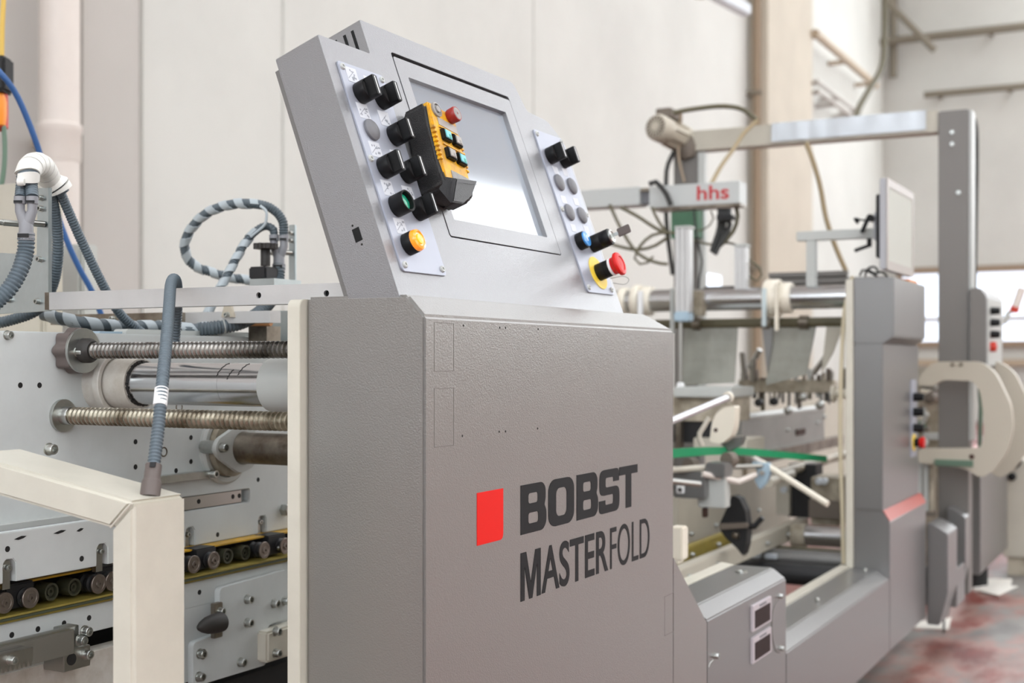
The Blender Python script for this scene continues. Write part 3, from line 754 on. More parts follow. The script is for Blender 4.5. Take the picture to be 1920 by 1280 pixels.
# ------------------------------------------------------------------ left: feeder plates, spindles, shafts
def socket_bolt(r, h, m='zinc'):
    mb = MB().lathe((0, 0, 0), (0, 0, 1), [(r*1.25, 0), (r*1.25, h*0.12), (r, h*0.13), (r, h*0.92), (r*0.93, h), (r*0.58, h), (r*0.54, h*0.45), (0.0001, h*0.45)], 16)
    return shared(mb, m, 'bolt')
bolt6 = socket_bolt(0.0055, 0.009); bolt8 = socket_bolt(0.0068, 0.011); bolt5 = socket_bolt(0.0042, 0.007)
hole_s = shared(MB().lathe((0, 0, -0.002), (0, 0, 1), [(0.0042, 0), (0.0042, 0.0023), (0.0001, 0.0023)], 14), 'hole_dark', 'bolt_hole')
hole_l = shared(MB().lathe((0, 0, -0.002), (0, 0, 1), [(0.0085, 0), (0.0085, 0.0023), (0.0060, 0.0023), (0.0060, 0.0008), (0.0001, 0.0008)], 16), 'steel_worn', 'bushing')
PXN = (1, 0, 0)
XA = -1.5
fa = thing('feeder_side_plate', 'white painted feeder side plate with bolt holes and slots, behind the spindles', 'machine plate', (XA, 1.6, 0.74))
ZA0, ZA1 = 0.748, 1.103
def yz(px, py, X=XA): q = at(px, py, X=X); return q.y, q.z
notches = []
outl = [(0.6, ZA0)]
for xp in (357, 492):
    y_ = yz(xp, 1000)[0]; outl += [(y_ - 0.011, ZA0), (y_ - 0.011, ZA0 + 0.026), (y_ - 0.006, ZA0 + 0.032), (y_ + 0.006, ZA0 + 0.032), (y_ + 0.011, ZA0 + 0.026), (y_ + 0.011, ZA0)]
outl += [(2.35, ZA0), (2.35, ZA1), (0.6, ZA1)]
sl0, sl1 = yz(352, 930), yz(468, 928)
slot = rrect(sl0[0] - 0.02, sl1[1] - 0.012, sl1[0], sl1[1] + 0.012, 0.006)
plate_mb([outl, slot], (0, 0, 0), (0, 1, 0), (0, 0, 1), (1, 0, 0), XA - 0.03, XA).build('plate_sheet', 'white_paint', fa, bevel=0.0015)
# steel bar lying in the slot
q = MB().box((XA - 0.02, sl0[0] - 0.02, sl1[1] - 0.0105), (XA - 0.004, sl1[0] - 0.018, sl1[1] + 0.0105)).build('slot_bar', 'steel', fa)
for xp in (376, 440, 452): inst('bolt_hole', hole_s, fa, (XA - 0.0038, yz(xp, 925)[0], sl1[1] + 0.001), PXN)
for xp in (357, 492):
    y_ = yz(xp, 1000)[0]
    MB().box((XA - 0.022, y_ - 0.007, ZA0 - 0.012), (XA - 0.008, y_ + 0.006, ZA0 + 0.030)).build('slot_tongue', 'steel', fa)
    inst('bolt', bolt5, fa, (XA - 0.008, y_ - 0.001, ZA0 + 0.020), PXN)
for (x, y) in ((38, 722), (74, 722), (108, 778), (254, 828), (254, 875), (358, 820), (358, 865), (484, 899), (408, 1002), (330, 882), (533, 866)):
    inst('bolt_hole', hole_s, fa, at(x, y, X=XA), PXN)
inst('bushing', hole_l, fa, at(307, 847, X=XA), PXN); inst('bushing', hole_l, fa, at(336, 763, X=XA), PXN)
inst('bolt', bolt6, fa, at(13, 628, X=XA), PXN)
# nearer carrier plate at the left, with a ledge on top
XL = -1.442
zl0, zl1 = at(0, 1095, X=XL).z, at(0, 1000, X=XL).z
yl1 = at(280, 1000, X=XL).y
outl = [(0.6, zl0)]
for xp in (18, 192):
    y_ = at(xp, 1050, X=XL).y; outl += [(y_ - 0.011, zl0), (y_ - 0.011, zl0 + 0.026), (y_ - 0.006, zl0 + 0.032), (y_ + 0.006, zl0 + 0.032), (y_ + 0.011, zl0 + 0.026), (y_ + 0.011, zl0)]
plate_mb([outl + [(yl1, zl0), (yl1, zl1), (0.6, zl1)]], (0, 0, 0), (0, 1, 0), (0, 0, 1), (1, 0, 0), XL - 0.016, XL).build('carrier_plate', 'white_paint', fa, bevel=0.001)
MB().box((XA, 0.6, zl1 - 0.012), (XL - 0.016, yl1, zl1 - 0.004)).build('carrier_ledge', 'fitting', fa)
MB().box((XA, 0.6, zl1 - 0.004), (XA + 0.014, yl1, zl1 + 0.004)).build('ledge_strip', 'pale_grey_paint', fa)
for xp in (18, 192):
    y_ = at(xp, 1050, X=XL).y
    MB().box((XL - 0.014, y_ - 0.007, zl0 - 0.010), (XL - 0.006, y_ + 0.006, zl0 + 0.030)).build('slot_tongue', 'steel', fa)
    inst('bolt', bolt5, fa, (XL - 0.006, y_ - 0.001, zl0 + 0.020), PXN)
for (x, y) in ((14, 1029), (153, 1047)): inst('bolt_hole', hole_s, fa, at(x, y, X=XL), PXN)
# chipped paint along the lower edge, left
for (x, y, w) in ((38, 1008, 0.011), (112, 997, 0.012), (150, 993, 0.007)):
    y_, z_ = yz(x, y, XL); MB().prism([(XL, y_ - w, z_ - 0.001), (XL, y_ - w*0.3, z_ - 0.0025), (XL, y_ + w*0.5, z_ - 0.001), (XL, y_ + w, z_ + 0.0015), (XL, y_ + w*0.2, z_ + 0.0025), (XL, y_ - w*0.4, z_ + 0.001)], (0.0004, 0, 0)).build('paint_chip', 'black_matt', fa)
# strips on the top edge
def top_strip(x0, x1, y_t, m, hgt=0.030, X0=-1.56, X1=-1.532):
    y0 = at(x0, y_t, X=X1).y; y1 = at(x1, y_t, X=X1).y; z = at((x0+x1)/2, y_t, X=X1).z
    return plate_mb([rrect(y0, z - hgt, y1, z, 0.008)], (0, 0, 0), (0, 1, 0), (0, 0, 1), (1, 0, 0), X0, X1).build('top_strip', m, fa, bevel=0.001)
top_strip(184, 300, 622, 'blue_clamp', X1=-1.54); s1 = top_strip(236, 487, 620, 'pale_grey_paint')
top_strip(500, 580, 628, 'beige_paint'); top_strip(525, 600, 622, 'white_paint', X0=-1.53, X1=-1.51)
for x in (272, 371, 461): inst('bolt', bolt5, fa, at(x, 634, X=-1.532), PXN)
# steel flat bar and nut
q0, q1 = at(300, 897, X=XA + 0.02), at(402, 886, X=XA + 0.02)
MB().box((XA, q0.y, q1.z - 0.0085), (XA + 0.016, q1.y + 0.004, q1.z + 0.0035)).build('flat_bar', 'zinc', fa, bevel=0.001)
inst('bolt', bolt8, fa, (XA + 0.016, q1.y - 0.002, q1.z - 0.002), PXN)
q = at(531, 955, X=XA)
MB().lathe(q, PXN, [(0.0115, 0), (0.0115, 0.012), (0.0095, 0.014), (0.0050, 0.014), (0.0050, 0.004), (0.0001, 0.004)], 6).build('hex_nut', 'zinc', fa)
# dark sheet standing back, for the unlit inside of the machine
MB().box((-1.72, 0.6, 0.72), (-1.68, 2.4, 1.02)).build('rear_void_sheet', 'black_carrier', fa)
MB().box((-1.68, 0.6, 0.765), (XA - 0.03, 2.35, 0.775)).build('rear_shelf', 'black_carrier', fa)
for y_ in (1.2, 2.2): MB().box((-1.68, y_, 0.80), (XA - 0.03, y_ + 0.05, 1.0)).build('web_rib', 'pale_grey_paint', fa)

def spindle(name, lab, Y, z, x0, x1, r, m, pitch=0.0066):
    t_ = thing(name, lab, 'threaded spindle', (x0, Y, z))
    L = x1 - x0; k = int(L / pitch * 4); P = [(x0 + L*i/k, Y, z) for i in range(k + 1)]
    rad = [r * (1.0, 0.985, 0.80, 0.82)[i % 4] for i in range(k + 1)]
    MB().sweep(P, rad, 20).build('threaded_rod', m, t_, smooth=30)
    return t_
XS = -1.045
Yu, zu = 1.44, 1.0755
sp1 = spindle('lead_screw', 'upper long threaded lead screw with a grey star knob at its left end', Yu, zu, -1.462, XS, 0.0122, 'thread_dark', 0.0078)
# star knob, washer disc, black hub
pts = []
for i in range(72):
    a = 2*PI*i/72; rr = 0.0315 + 0.0030*math.cos(8*a); pts.append((Yu + rr*math.cos(a), zu + rr*math.sin(a)))
plate_mb([pts], (0, 0, 0), (0, 1, 0), (0, 0, 1), (1, 0, 0), -1.498, -1.472).build('star_knob', 'fitting_brown', sp1, bevel=0.002)
plate_mb([circ(Yu, zu, 0.0335, 40), circ(Yu, zu, 0.010, 20)], (0, 0, 0), (0, 1, 0), (0, 0, 1), (1, 0, 0), -1.472, -1.467).build('knob_disc', 'zinc', sp1, bevel=0.0008)
MB().lathe((-1.468, Yu, zu), PXN, [(0.0185, 0), (0.0185, 0.012), (0.0165, 0.016), (0.0140, 0.020), (0.0128, 0.020)], 28).build('grease_hub', 'rubber', sp1)
inst('bolt', bolt8, sp1, (-1.467, Yu - 0.012, zu - 0.020 + 0.018), PXN)
Yl, zl = 1.427, 0.9787
sp2 = spindle('lead_screw', 'lower long threaded lead screw with yellowed threads, under the chrome shaft', Yl, zl, -1.492, XS, 0.0134, 'thread_steel', 0.0084)
plate_mb([circ(Yl, zl, 0.0245, 36), circ(Yl, zl, 0.0125, 20)], (0, 0, 0), (0, 1, 0), (0, 0, 1), (1, 0, 0), -1.5, -1.494).build('end_disc', 'zinc', sp2, bevel=0.001)
MB().lathe((-1.494, Yl, zl), PXN, [(0.0137, 0), (0.0137, 0.014), (0.0130, 0.015)], 24).build('plain_end', 'steel', sp2)
Yc, zc_ = 1.512, 1.0258
gs = thing('guide_shaft', 'thick chrome guide shaft in a cream bearing housing between the lead screws', 'shaft', (-1.3, Yc, zc_))
MB().lathe((-1.5, Yc, zc_), PXN, [(0.046, 0), (0.046, 0.022), (0.0445, 0.026), (0.0001, 0.026)], 40).build('bearing_base', 'worn_paint', gs)
fl_ = MB().lathe((-1.474, Yc, zc_), PXN, [(0.0500, 0), (0.0500, 0.010), (0.0490, 0.011), (0.0430, 0.011), (0.0425, 0.006), (0.0001, 0.006)], 40).build('bearing_flange', 'worn_paint', gs)
MB().lathe((-1.470, Yc, zc_), PXN, [(0.0392, 0), (0.0392, 0.046), (0.0380, 0.048), (0.0335, 0.048), (0.0330, 0.044)], 40).build('bearing_sleeve', 'worn_paint', gs)
rs = random.Random(4); mb = MB()
for i in range(64):
    a = 2*PI*i/64; rr = 0.0325 + rs.uniform(-.0004, .0016); mb.obox((-1.4225 + rs.uniform(-.001, .002), Yc + rr*math.cos(a), zc_ + rr*math.sin(a)), (0.0022, 0, 0), (0, -math.sin(a)*0.0022, math.cos(a)*0.0022), (0, math.cos(a)*0.0014, math.sin(a)*0.0014))
mb.build('grease_ring', 'rubber', gs)
MB().lathe((-1.43, Yc, zc_), PXN, [(0.0318, 0), (0.0318, 0.180), (0.0312, 0.1803), (0.0318, 0.1806), (0.0318, 0.42)], 56).build('shaft_tube', 'chrome', gs)
MB().lathe((-1.176, Yc, zc_), PXN, [(0.0320, 0), (0.0385, 0.003), (0.0400, 0.012), (0.0405, 0.13)], 48).build('end_sleeve', 'pale_grey_paint', gs)
inst('bolt', bolt8, fl_, at(210, 717, X=-1.463), PXN)
for k, (xx, a0, ln) in enumerate(((-1.252, 0.7, 0.9), (-1.232, 0.55, 0.5), (-1.214, 0.75, 0.8))):
    P = [(xx + 0.006*i/10 + 0.001*math.sin(i*2.1), Yc - 0.0318*math.cos(a0 + ln*i/10 - 0.3), zc_ + 0.0318*math.sin(a0 + ln*i/10 - 0.3)) for i in range(11)]
    MB().sweep(P, [0.0006 + 0.0004*math.sin(i*1.7)**2 for i in range(11)], 5).build('grease_streak', 'rubber', gs)
Yp, zp = 1.796, 0.910
ps = thing('steel_shaft', 'dull steel shaft with a white lozenge clamp, right of the lower lead screw', 'shaft', (-1.3, Yp, zp))
MB().lathe((-1.5, Yp, zp), PXN, [(0.0640, 0), (0.0640, 0.006), (0.0600, 0.010), (0.0520, 0.010), (0.0515, 0.004), (0.0001, 0.004)], 44).build('outer_ring', 'pale_grey_paint', ps)
MB().lathe((-1.499, Yp, zp), PXN, [(0.0500, 0), (0.0500, 0.020), (0.0400, 0.022), (0.0001, 0.022)], 40).build('bearing_ring', 'beige_grimy', ps)
ang = math.radians(18); loz = []
for (a, b) in round_poly([(-0.074, 0.0), (-0.066, 0.018), (-0.012, 0.040), (0.030, 0.034), (0.044, 0.0), (0.030, -0.034), (-0.008, -0.044), (-0.062, -0.014)], 0.012): loz.append((Yp + a, zp + b))
plate_mb([loz], (0, 0, 0), (0, 1, 0), (0, 0, 1), (1, 0, 0), -1.466, -1.457).build('lozenge_clamp', 'pale_grey_paint', ps, bevel=0.0012)
MB().cyl((-1.496, Yp - 0.058, zp + 0.004), (-1.466, Yp - 0.058, zp + 0.004), 0.0115, n=20).build('spacer', 'zinc', ps)
inst('bolt', bolt8, ps, (-1.457, Yp - 0.058, zp + 0.004), PXN)
MB().lathe((-1.46, Yp, zp), PXN, [(0.0285, 0), (0.0285, 0.006), (0.0270, 0.010), (0.0268, 0.43)], 40).build('shaft_tube', 'steel_worn', ps)

# belts and rollers between the two plates
bc = thing('belt_carrier', 'row of small rollers and yellow conveyor belts under the feeder plate', 'conveyor', (-1.47, 1.5, 0.70))
def strip(x0, x1, y0, y1, z0, z1, m, nm): return MB().box((x0, y0, z0), (x1, y1, z1)).build(nm, m, bc, bevel=0.0006)
strip(-1.53, -1.475, 0.7, 2.3, 0.7445, 0.7475, 'belt_yellow', 'upper_belt')
strip(-1.535, -1.452, 0.7, 2.3, 0.7055, 0.7085, 'belt_olive', 'lower_belt')
strip(-1.535, -1.452, 0.7, 2.3, 0.7015, 0.7050, 'belt_line', 'belt_edge')
strip(-1.535, -1.456, 0.7, 2.3, 0.6975, 0.7012, 'belt_olive', 'return_belt')
strip(-1.62, -1.60, 0.7, 2.3, 0.70, 0.75, 'void_black', 'gap_fill')  # black strip filling the back of the belt gap, standing for shade
big = shared(MB().lathe((0, 0, -0.032), (0, 0, 1), [(0.0135, 0), (0.0135, 0.006), (0.0095, 0.008), (0.0095, 0.013), (0.0135, 0.015), (0.0135, 0.020), (0.0100, 0.022), (0.0100, 0.028)], 24), 'black_carrier', 'roller')
face = shared(MB().lathe((0, 0, -0.004), (0, 0, 1), [(0.0140, 0), (0.0148, 0.001), (0.0148, 0.0035), (0.0142, 0.0042), (0.0105, 0.0042), (0.0100, 0.0034), (0.0058, 0.0034), (0.0052, 0.0055), (0.0022, 0.0055), (0.0020, 0.003), (0.0001, 0.003)], 28), 'roller_steel', 'roller_face')
small = shared(MB().lathe((0, 0, -0.026), (0, 0, 1), [(0.0125, 0), (0.0130, 0.002), (0.0130, 0.026), (0.0098, 0.026), (0.0095, 0.020), (0.0060, 0.020), (0.0058, 0.024), (0.0030, 0.024), (0.0028, 0.020), (0.0001, 0.020)], 24), 'olive_roller', 'guide_roller')
edge_r = shared(MB().lathe((0, 0, -0.02), (0, 0, 1), [(0.0105, 0), (0.0105, 0.02), (0.0085, 0.02), (0.0082, 0.014), (0.0001, 0.014)], 18), 'olive_roller', 'return_roller')
ZR = 0.7270
for x in (10, 58, 186, 212, 365, 402, 497, 536):
    q = at(x, 1100, X=-1.452) * Vector((1, 1, 0)) + Vector((0, 0, ZR))
    ro = inst('roller', big, bc, q, PXN)
    fo = bpy.data.objects.new('roller_face', face); fo.parent = ro; COL.objects.link(fo)
for x in (97, 140, 428, 461): inst('guide_roller', small, bc, at(x, 1100, X=-1.468) * Vector((1, 1, 0)) + Vector((0, 0, ZR - 0.001)), PXN)
for x in (10, 62, 112, 160, 205, 365, 403, 440, 474, 508): inst('return_roller', edge_r, bc, at(x, 1150, X=-1.468) * Vector((1, 1, 0)) + Vector((0, 0, 0.6935)), PXN)
for x in (34, 200, 383, 516):
    y_ = at(x, 1100, X=-1.47).y
    MB().box((-1.50, y_ - 0.026, ZR - 0.014), (-1.466, y_ + 0.026, 0.748)).build('roller_yoke', 'black_carrier', bc, bevel=0.002)
    inst('bolt', bolt5, bc, (-1.466, y_, ZR - 0.003), PXN)
# lower plate with raised panel
XC = -1.462
lc = thing('lower_side_plate', 'lower white machine plate with a raised bolted panel and rubber stop', 'machine plate', (XC, 1.6, 0.3))
MB().box((XC - 0.03, 0.7, 0.655), (XC, 2.3, 0.6965)).build('plate_band', 'white_paint', lc, bevel=0.001)
MB().box((XC - 0.03, at(340, 1150, X=XC).y, 0.535), (XC, 2.3, 0.655)).build('plate_sheet', 'white_paint', lc)
XD = XC + 0.012
def cyz(x, y): q = at(x, y, X=XD); return q.y, q.z
pan = round_poly([cyz(412, 1102), cyz(541, 1066), (cyz(541, 1066)[0], cyz(541, 1157)[1]), (cyz(503, 1160)[0], cyz(503, 1172)[1]), (cyz(500, 1240)[0], cyz(500, 1246)[1]), (cyz(362, 1240)[0], cyz(362, 1288)[1]), cyz(362, 1205), (cyz(412, 1190)[0], cyz(412, 1186)[1])], 0.010)
plate_mb([pan], (0, 0, 0), (0, 1, 0), (0, 0, 1), (1, 0, 0), XC, XD).build('raised_panel', 'white_paint', lc, bevel=0.0015)
for (x, y) in ((463, 1123), (513, 1131), (533, 1126), (463, 1167), (450, 1241), (374, 1225), (372, 1268)): inst('bolt', bolt8, lc, at(x, y, X=XD), PXN)
inst('bushing', hole_l, lc, at(381, 1226, X=XD), PXN)
for (x, y) in ((374, 1110), (546, 1070), (22, 1190), (71, 1179), (120, 1168), (167, 1158)): inst('bolt_hole', hole_s, lc, at(x, y, X=XC), PXN)
# foot bracket at the right
q = at(520, 1170, X=XD); q2 = at(560, 1250, X=XD)
MB().box((XC, at(500, 1200, X=XD + .02).y, 0.535), (XD + 0.022, 2.3, cyz(520, 1172)[1])).build('foot_bracket', 'cream_paint', lc, bevel=0.004)
for (x, y) in ((516, 1183), (516, 1224)): inst('bolt', bolt8, lc, at(x, y, X=XD + 0.022), PXN)
# rubber stop
q = at(408, 1165, X=XD + 0.012)
MB().box((XD, q.y - 0.004, q.z - 0.028), (XD + 0.010, q.y + 0.016, q.z + 0.030)).build('stop_block', 'steel_worn', lc, bevel=0.001)
for dz in (0.016, -0.012): inst('bolt', bolt6, lc, (XD + 0.010, q.y + 0.008, q.z + dz), PXN)
MB().lathe((XD + 0.018, q.y + 0.002, q.z), (0, -1, 0), [(0.0160, 0), (0.0165, 0.008), (0.0160, 0.020), (0.0140, 0.034), (0.0100, 0.046), (0.0050, 0.055), (0.0001, 0.058)], 28).build('rubber_stop', 'rubber', lc)
MB().box((-1.70, 1.3, 0.30), (-1.50, 2.3, 0.50)).build('rear_void_block', 'black_carrier', lc)  # dark block added for the black void behind the lower plate
MB().box((-1.74, 0.6, 0.0), (-1.71, 2.4, 0.70)).build('low_void_sheet', 'black_carrier', lc)  # dark backdrop standing for the unlit space below the feeder plate
# second chassis rail, lower left, with bright bar and rack
q = at(203, 1200, X=-1.43)
lr = thing('rack_rail', 'bright steel bar with toothed rack at the bottom left', 'rail', (-1.43, 1.3, 0.6))
y1 = at(140, 1190, X=-1.40).y
MB().box((-1.425, 0.7, 0.648), (-1.400, y1, 0.6825)).build('bright_bar', 'chrome', lr, bevel=0.001)
MB().box((-1.440, y1 - 0.002, 0.650), (-1.418, y1 + 0.026, 0.6825)).build('end_block', 'steel', lr, bevel=0.001)
for (x, y) in ((158, 1183), (149, 1200)): inst('bolt', bolt8, lr, at(x, y, X=-1.412), PXN)
y2 = at(142, 1230, X=-1.41).y; y3 = at(170, 1230, X=-1.41).y
z_ = at(150, 1230, X=-1.41).z
MB().box((-1.45, y2 - 0.022, z_ - 0.017), (-1.41, y3, z_ + 0.013)).build('clamp_block', 'steel', lr, bevel=0.001)
inst('bolt', bolt8, lr, at(160, 1226, X=-1.41), PXN)
MB().lathe((-1.4098, y2 - 0.008, z_ - 0.001), PXN, [(0.0085, -0.004), (0.0085, 0.0006), (0.0001, 0.0006)], 18).build('bore', 'hole_dark', lr)
zr = at(20, 1240, X=-1.385).z
MB().box((-1.3995, 0.7, zr - 0.004), (-1.385, at(62, 1240, X=-1.385).y, zr + 0.012)).build('rack_bar', 'steel', lr)
inst('bolt', bolt6, lr, at(20, 1237, X=-1.385), PXN)
tooth = None
yt = at(62, 1240, X=-1.385).y
mb = MB().prism([(-0.007, -0.0034, 0), (-0.007, 0.0034, 0), (-0.007, 0.0010, -0.0085), (-0.007, -0.0010, -0.0085)], (0.014, 0, 0)); tooth = shared(mb, 'steel', 'rack_tooth')
for i in range(34):
    o = bpy.data.objects.new('rack_tooth', tooth); o.parent = lr; o.location = Vector((-1.392, yt - 0.004 - 0.0075*i, zr - 0.004)) - lr.location; COL.objects.link(o)
MB().box((-1.48, 0.6, 0.0), (-1.45, at(340, 1200, X=-1.45).y, at(100, 1240, X=-1.45).z)).build('lower_rail', 'worn_paint', lr, bevel=0.001)
# ------------------------------------------------------------------ cream tube guard in the foreground
GY = 1.131
gA, gB, gC, gD = at(250, 940, Y=GY), at(-70, 848, Y=GY), at(-70, 910, Y=GY), at(207, 990, Y=GY)
gdep = at(350, 930, X=gA.x).y - GY
gu = thing('guard_frame', 'cream square-tube guard frame with a mitred corner, bottom left', 'guard frame', (gA.x, GY, 0))
MB().prism([gA, gB, gC, gD], (0, gdep, 0)).build('top_rail', 'cream_paint', gu, bevel=0.0045, seg=3)
MB().prism([gA, gD, Vector((gD.x, GY, 0.0)), Vector((gA.x, GY, 0.0))], (0, gdep, 0)).build('post', 'cream_paint', gu, bevel=0.0045, seg=3)
MB().sweep([gA.lerp(gD, t) + Vector((0, -0.0006, 0)) for t in (0.06, 0.3, 0.6, 0.97)], [0.0014, 0.0017, 0.0016, 0.0012], 8).build('weld_bead', 'cream_paint', gu)
inst('bolt', bolt8, gu, at(91, 842, Y=GY + 0.10), PXN)

# conduit rising from the guard and looping over the bar
cf = at(283, 914, Y=GY + 0.050)
lo = thing('looped_conduit', 'grey corrugated conduit rising from the guard and looping over the bar', 'conduit', tuple(cf))
def rail_z(): return cf.z
ft = (at(297, 800, D=1.585) - cf).normalized()
MB().lathe(cf - ft*0.012, ft, [(0.0118, 0), (0.0118, 0.018), (0.0108, 0.020), (0.0098, 0.024), (0.0098, 0.040), (0.0092, 0.041)], 24).build('connector', 'fitting_brown', lo)
MB().obox(cf + ft*0.030 + Vector((0.006, -0.008, 0)), Vector((0.003, 0.0015, 0)), Vector((-0.001, 0.002, 0)), ft*0.003).build('latch', 'black_matt', lo)
path = [cf + ft*0.024] + px_path([(297, 800, 1.59), (305, 712, 1.62), (312, 640, 1.67), (317, 575, 1.74), (320, 536, 1.80), (325, 523, 1.85), (331, 530, 1.90), (333, 560, 1.93), (331, 600, 1.95), (327, 650, 1.97)])
hose_mb(path, 0.0080, 0.0047, 0.16).build('conduit_hose', 'conduit', lo, smooth=50)
ta, tb = at(303.2, 729, D=1.614), at(299.8, 761, D=1.602)
tl = MB().cyl(ta, tb, 0.0086, n=20).build('label_sleeve', 'label_white', lo)
dd = (tb - ta); uu = Vector((CS, SN, 0)); 
for i in range(9):
    q = ta + dd*(0.30 + 0.06*i) - Vector((-SN, CS, 0))*0.0086 + uu*(-0.001)
    MB().obox(q, uu*(0.0008 + 0.0003*(i % 3)), dd.normalized()*0.00028, Vector((-SN, CS, 0))*0.0004).build('label_print', 'ink_black', tl)

# ------------------------------------------------------------------ aluminium cross bar
BYY = 1.43
b0 = at(92, 548, Y=BYY); zb1 = b0.z; zb0 = zb1 - 0.0262; bx0 = b0.x; bx1 = -0.985
holes = []
for xp in (485, 612):
    q = at(xp, 550, Y=BYY); holes.append(circ(q.x, zb1 - 0.0135, 0.0043, 18))
ab = thing('cross_bar', 'flat brushed aluminium cross bar with two round holes, above the spindles', 'metal bar', (-1.25, BYY, zb0))
plate_mb([[(bx0, zb0), (bx1, zb0), (bx1, zb1), (bx0, zb1)]] + holes, (0, BYY, 0), (1, 0, 0), (0, 0, 1), (0, 1, 0), 0.0, 0.004).build('bar_face', 'alu', ab)
MB().box((bx0, BYY + 0.004, zb0), (bx1, BYY + 0.025, zb0 + 0.003)).build('bar_flange', 'alu', ab)
MB().box((bx0, BYY + 0.004, zb1 - 0.003), (bx1, BYY + 0.025, zb1)).build('bar_flange', 'alu', ab)
MB().box((bx0 + 0.001, BYY + 0.006, zb0 + 0.0032), (bx1, BYY + 0.009, zb1 - 0.0032)).build('hole_backing', 'void_black', ab)  # black sheet behind the holes, for the dark inside the hollow bar
MB().box((bx0 - 0.008, BYY - 0.001, zb0), (bx0, BYY + 0.026, zb1)).build('end_cap', 'steel_worn', ab)

# ------------------------------------------------------------------ conduit brackets with Y splitters
def y_splitter(parent, c, s, m='fitting_grey'):
    """Y fitting: two sleeves on top, one below; c is the crotch, s the size"""
    R_ = Vector((CS, SN, 0))
    for k, sd in enumerate((-1, 1)):
        top = c + R_*0.45*s*sd + Vector((0, 0, 1.55*s)); mid = c + R_*0.45*s*sd + Vector((0, 0, 0.5*s))
        MB().sweep([top, top + Vector((0, 0, -0.55*s)), top + Vector((0, 0, -0.56*s)), mid, c + Vector((0, 0, -0.35*s)) + R_*0.12*s*sd], [0.43*s, 0.43*s, 0.36*s, 0.36*s, 0.42*s], 20).build('splitter_arm', m, parent)
        MB().obox(top + Vector((0, 0, -0.42*s)) - Vector((-SN, CS, 0))*0.41*s, R_*0.30*s, Vector((0, 0, 0.09*s)), Vector((-SN, CS, 0))*0.05*s).build('latch', 'black_matt', parent)
    MB().lathe(c + Vector((0, 0, -0.1*s)), (0, 0, -1), [(0.36*s, 0), (0.50*s, 0.35*s), (0.52*s, 1.0*s), (0.60*s, 1.02*s), (0.60*s, 1.55*s), (0.55*s, 1.57*s)], 24).build('splitter_stem', m, parent)
    MB().obox(c + Vector((0, 0, -1.35*s)) - Vector((-SN, CS, 0))*0.59*s, R_*0.40*s, Vector((0, 0, 0.14*s)), Vector((-SN, CS, 0))*0.04*s).build('latch', 'black_matt', parent)
def standoff(parent, p, L, r):
    d_ = Vector((-0.25, -1, 0)).normalized()
    MB().cyl(p, p + d_*L, r, n=14).build('standoff', 'steel', parent)
    inst('bolt', bolt5, parent, p + d_*L, d_)
KY = 1.455
kb = thing('conduit_bracket', 'bright galvanised bracket carrying a Y splitter at the left end of the bar', 'bracket', tuple(at(60, 580, Y=KY)))
def kp(x, y): q = at(x, y, Y=KY); return (q.x, q.z)
plate_mb([[kp(88, 352), kp(70, 352), kp(68, 478), kp(-60, 470), kp(-60, 592), (kp(88, 352)[0], kp(88, 583)[1])]], (0, KY, 0), (1, 0, 0), (0, 0, 1), (0, 1, 0), 0.0, 0.005).build('bracket_plate', 'galvanised', kb, bevel=0.0008)
MB().box((kp(88, 400)[0], KY - 0.001, kp(88, 583)[1]), (kp(88, 400)[0] + 0.004, KY + 0.006, kp(88, 352)[1])).build('bracket_flange', 'galvanised', kb)
for (x, y) in ((78, 371), (78, 391), (76, 486), (17, 562), (72, 565)): inst('bolt', bolt5, kb, at(x, y, Y=KY), (0, -1, 0))
ys1 = at(49, 408, Y=KY - 0.05)
sp = thing('y_splitter', 'grey plastic Y splitter joining two conduits, bolted to the left bracket', 'conduit fitting', tuple(ys1 - Vector((0, 0, 0.04))))
y_splitter(sp, ys1, 0.0205)
standoff(sp, at(82, 420, Y=KY - 0.002), 0.032, 0.005); standoff(sp, at(40, 420, Y=KY - 0.004), 0.030, 0.005)
s_top = ys1 + Vector((0, 0, 0.0205*1.5)); R_ = Vector((CS, SN, 0))
dL = (ys1 - Vector((0, 0, CH))).dot(Vector((-SN, CS, 0)))
c1 = thing('conduit', 'thick corrugated conduit curving down from the left Y splitter', 'conduit', tuple(ys1 - Vector((0, 0, 0.05))))
hose_mb([ys1 - Vector((0, 0, 0.025)), at(48, 470, D=dL), at(38, 505, D=dL - 0.01), at(18, 540, D=dL - 0.02), at(-12, 570, D=dL - 0.03)], 0.0128, 0.0060, 0.15, 16).build('conduit_hose', 'conduit', c1, smooth=50)
dA = dL + 0.01
arch = [s_top - R_*0.009, at(40, 345, D=dA), at(43, 318, D=dA), at(60, 301, D=dA + 0.02), at(82, 305, D=dA + 0.05), at(97, 328, D=dA + 0.08), at(118, 372, D=dA + 0.12), at(150, 445, D=dA + 0.16), at(190, 528, D=dA + 0.2), at(225, 588, D=dA + 0.24), at(268, 625, D=dA + 0.28)]
arch2 = [s_top + R_*0.009, at(59, 345, D=dA), at(62, 325, D=dA), at(70, 314, D=dA + 0.03), at(80, 322, D=dA + 0.06), at(92, 350, D=dA + 0.10), at(106, 420, D=dA + 0.14), at(108, 480, D=dA + 0.16), at(98, 535, D=dA + 0.18), at(70, 580, D=dA + 0.2), at(20, 600, D=dA + 0.2), at(-30, 610, D=dA + .2)]
c2 = thing('conduit', 'corrugated conduit arching out of white wrap and down to the right, far left', 'conduit', tuple(at(268, 625, D=dA + .28)))
hose_mb(arch, 0.0082, 0.0048, 0.15).build('conduit_hose', 'conduit', c2, smooth=50)
c3 = thing('conduit', 'dark conduit bowing down behind the left bracket edge', 'conduit', tuple(at(70, 580, D=dA + .2)))
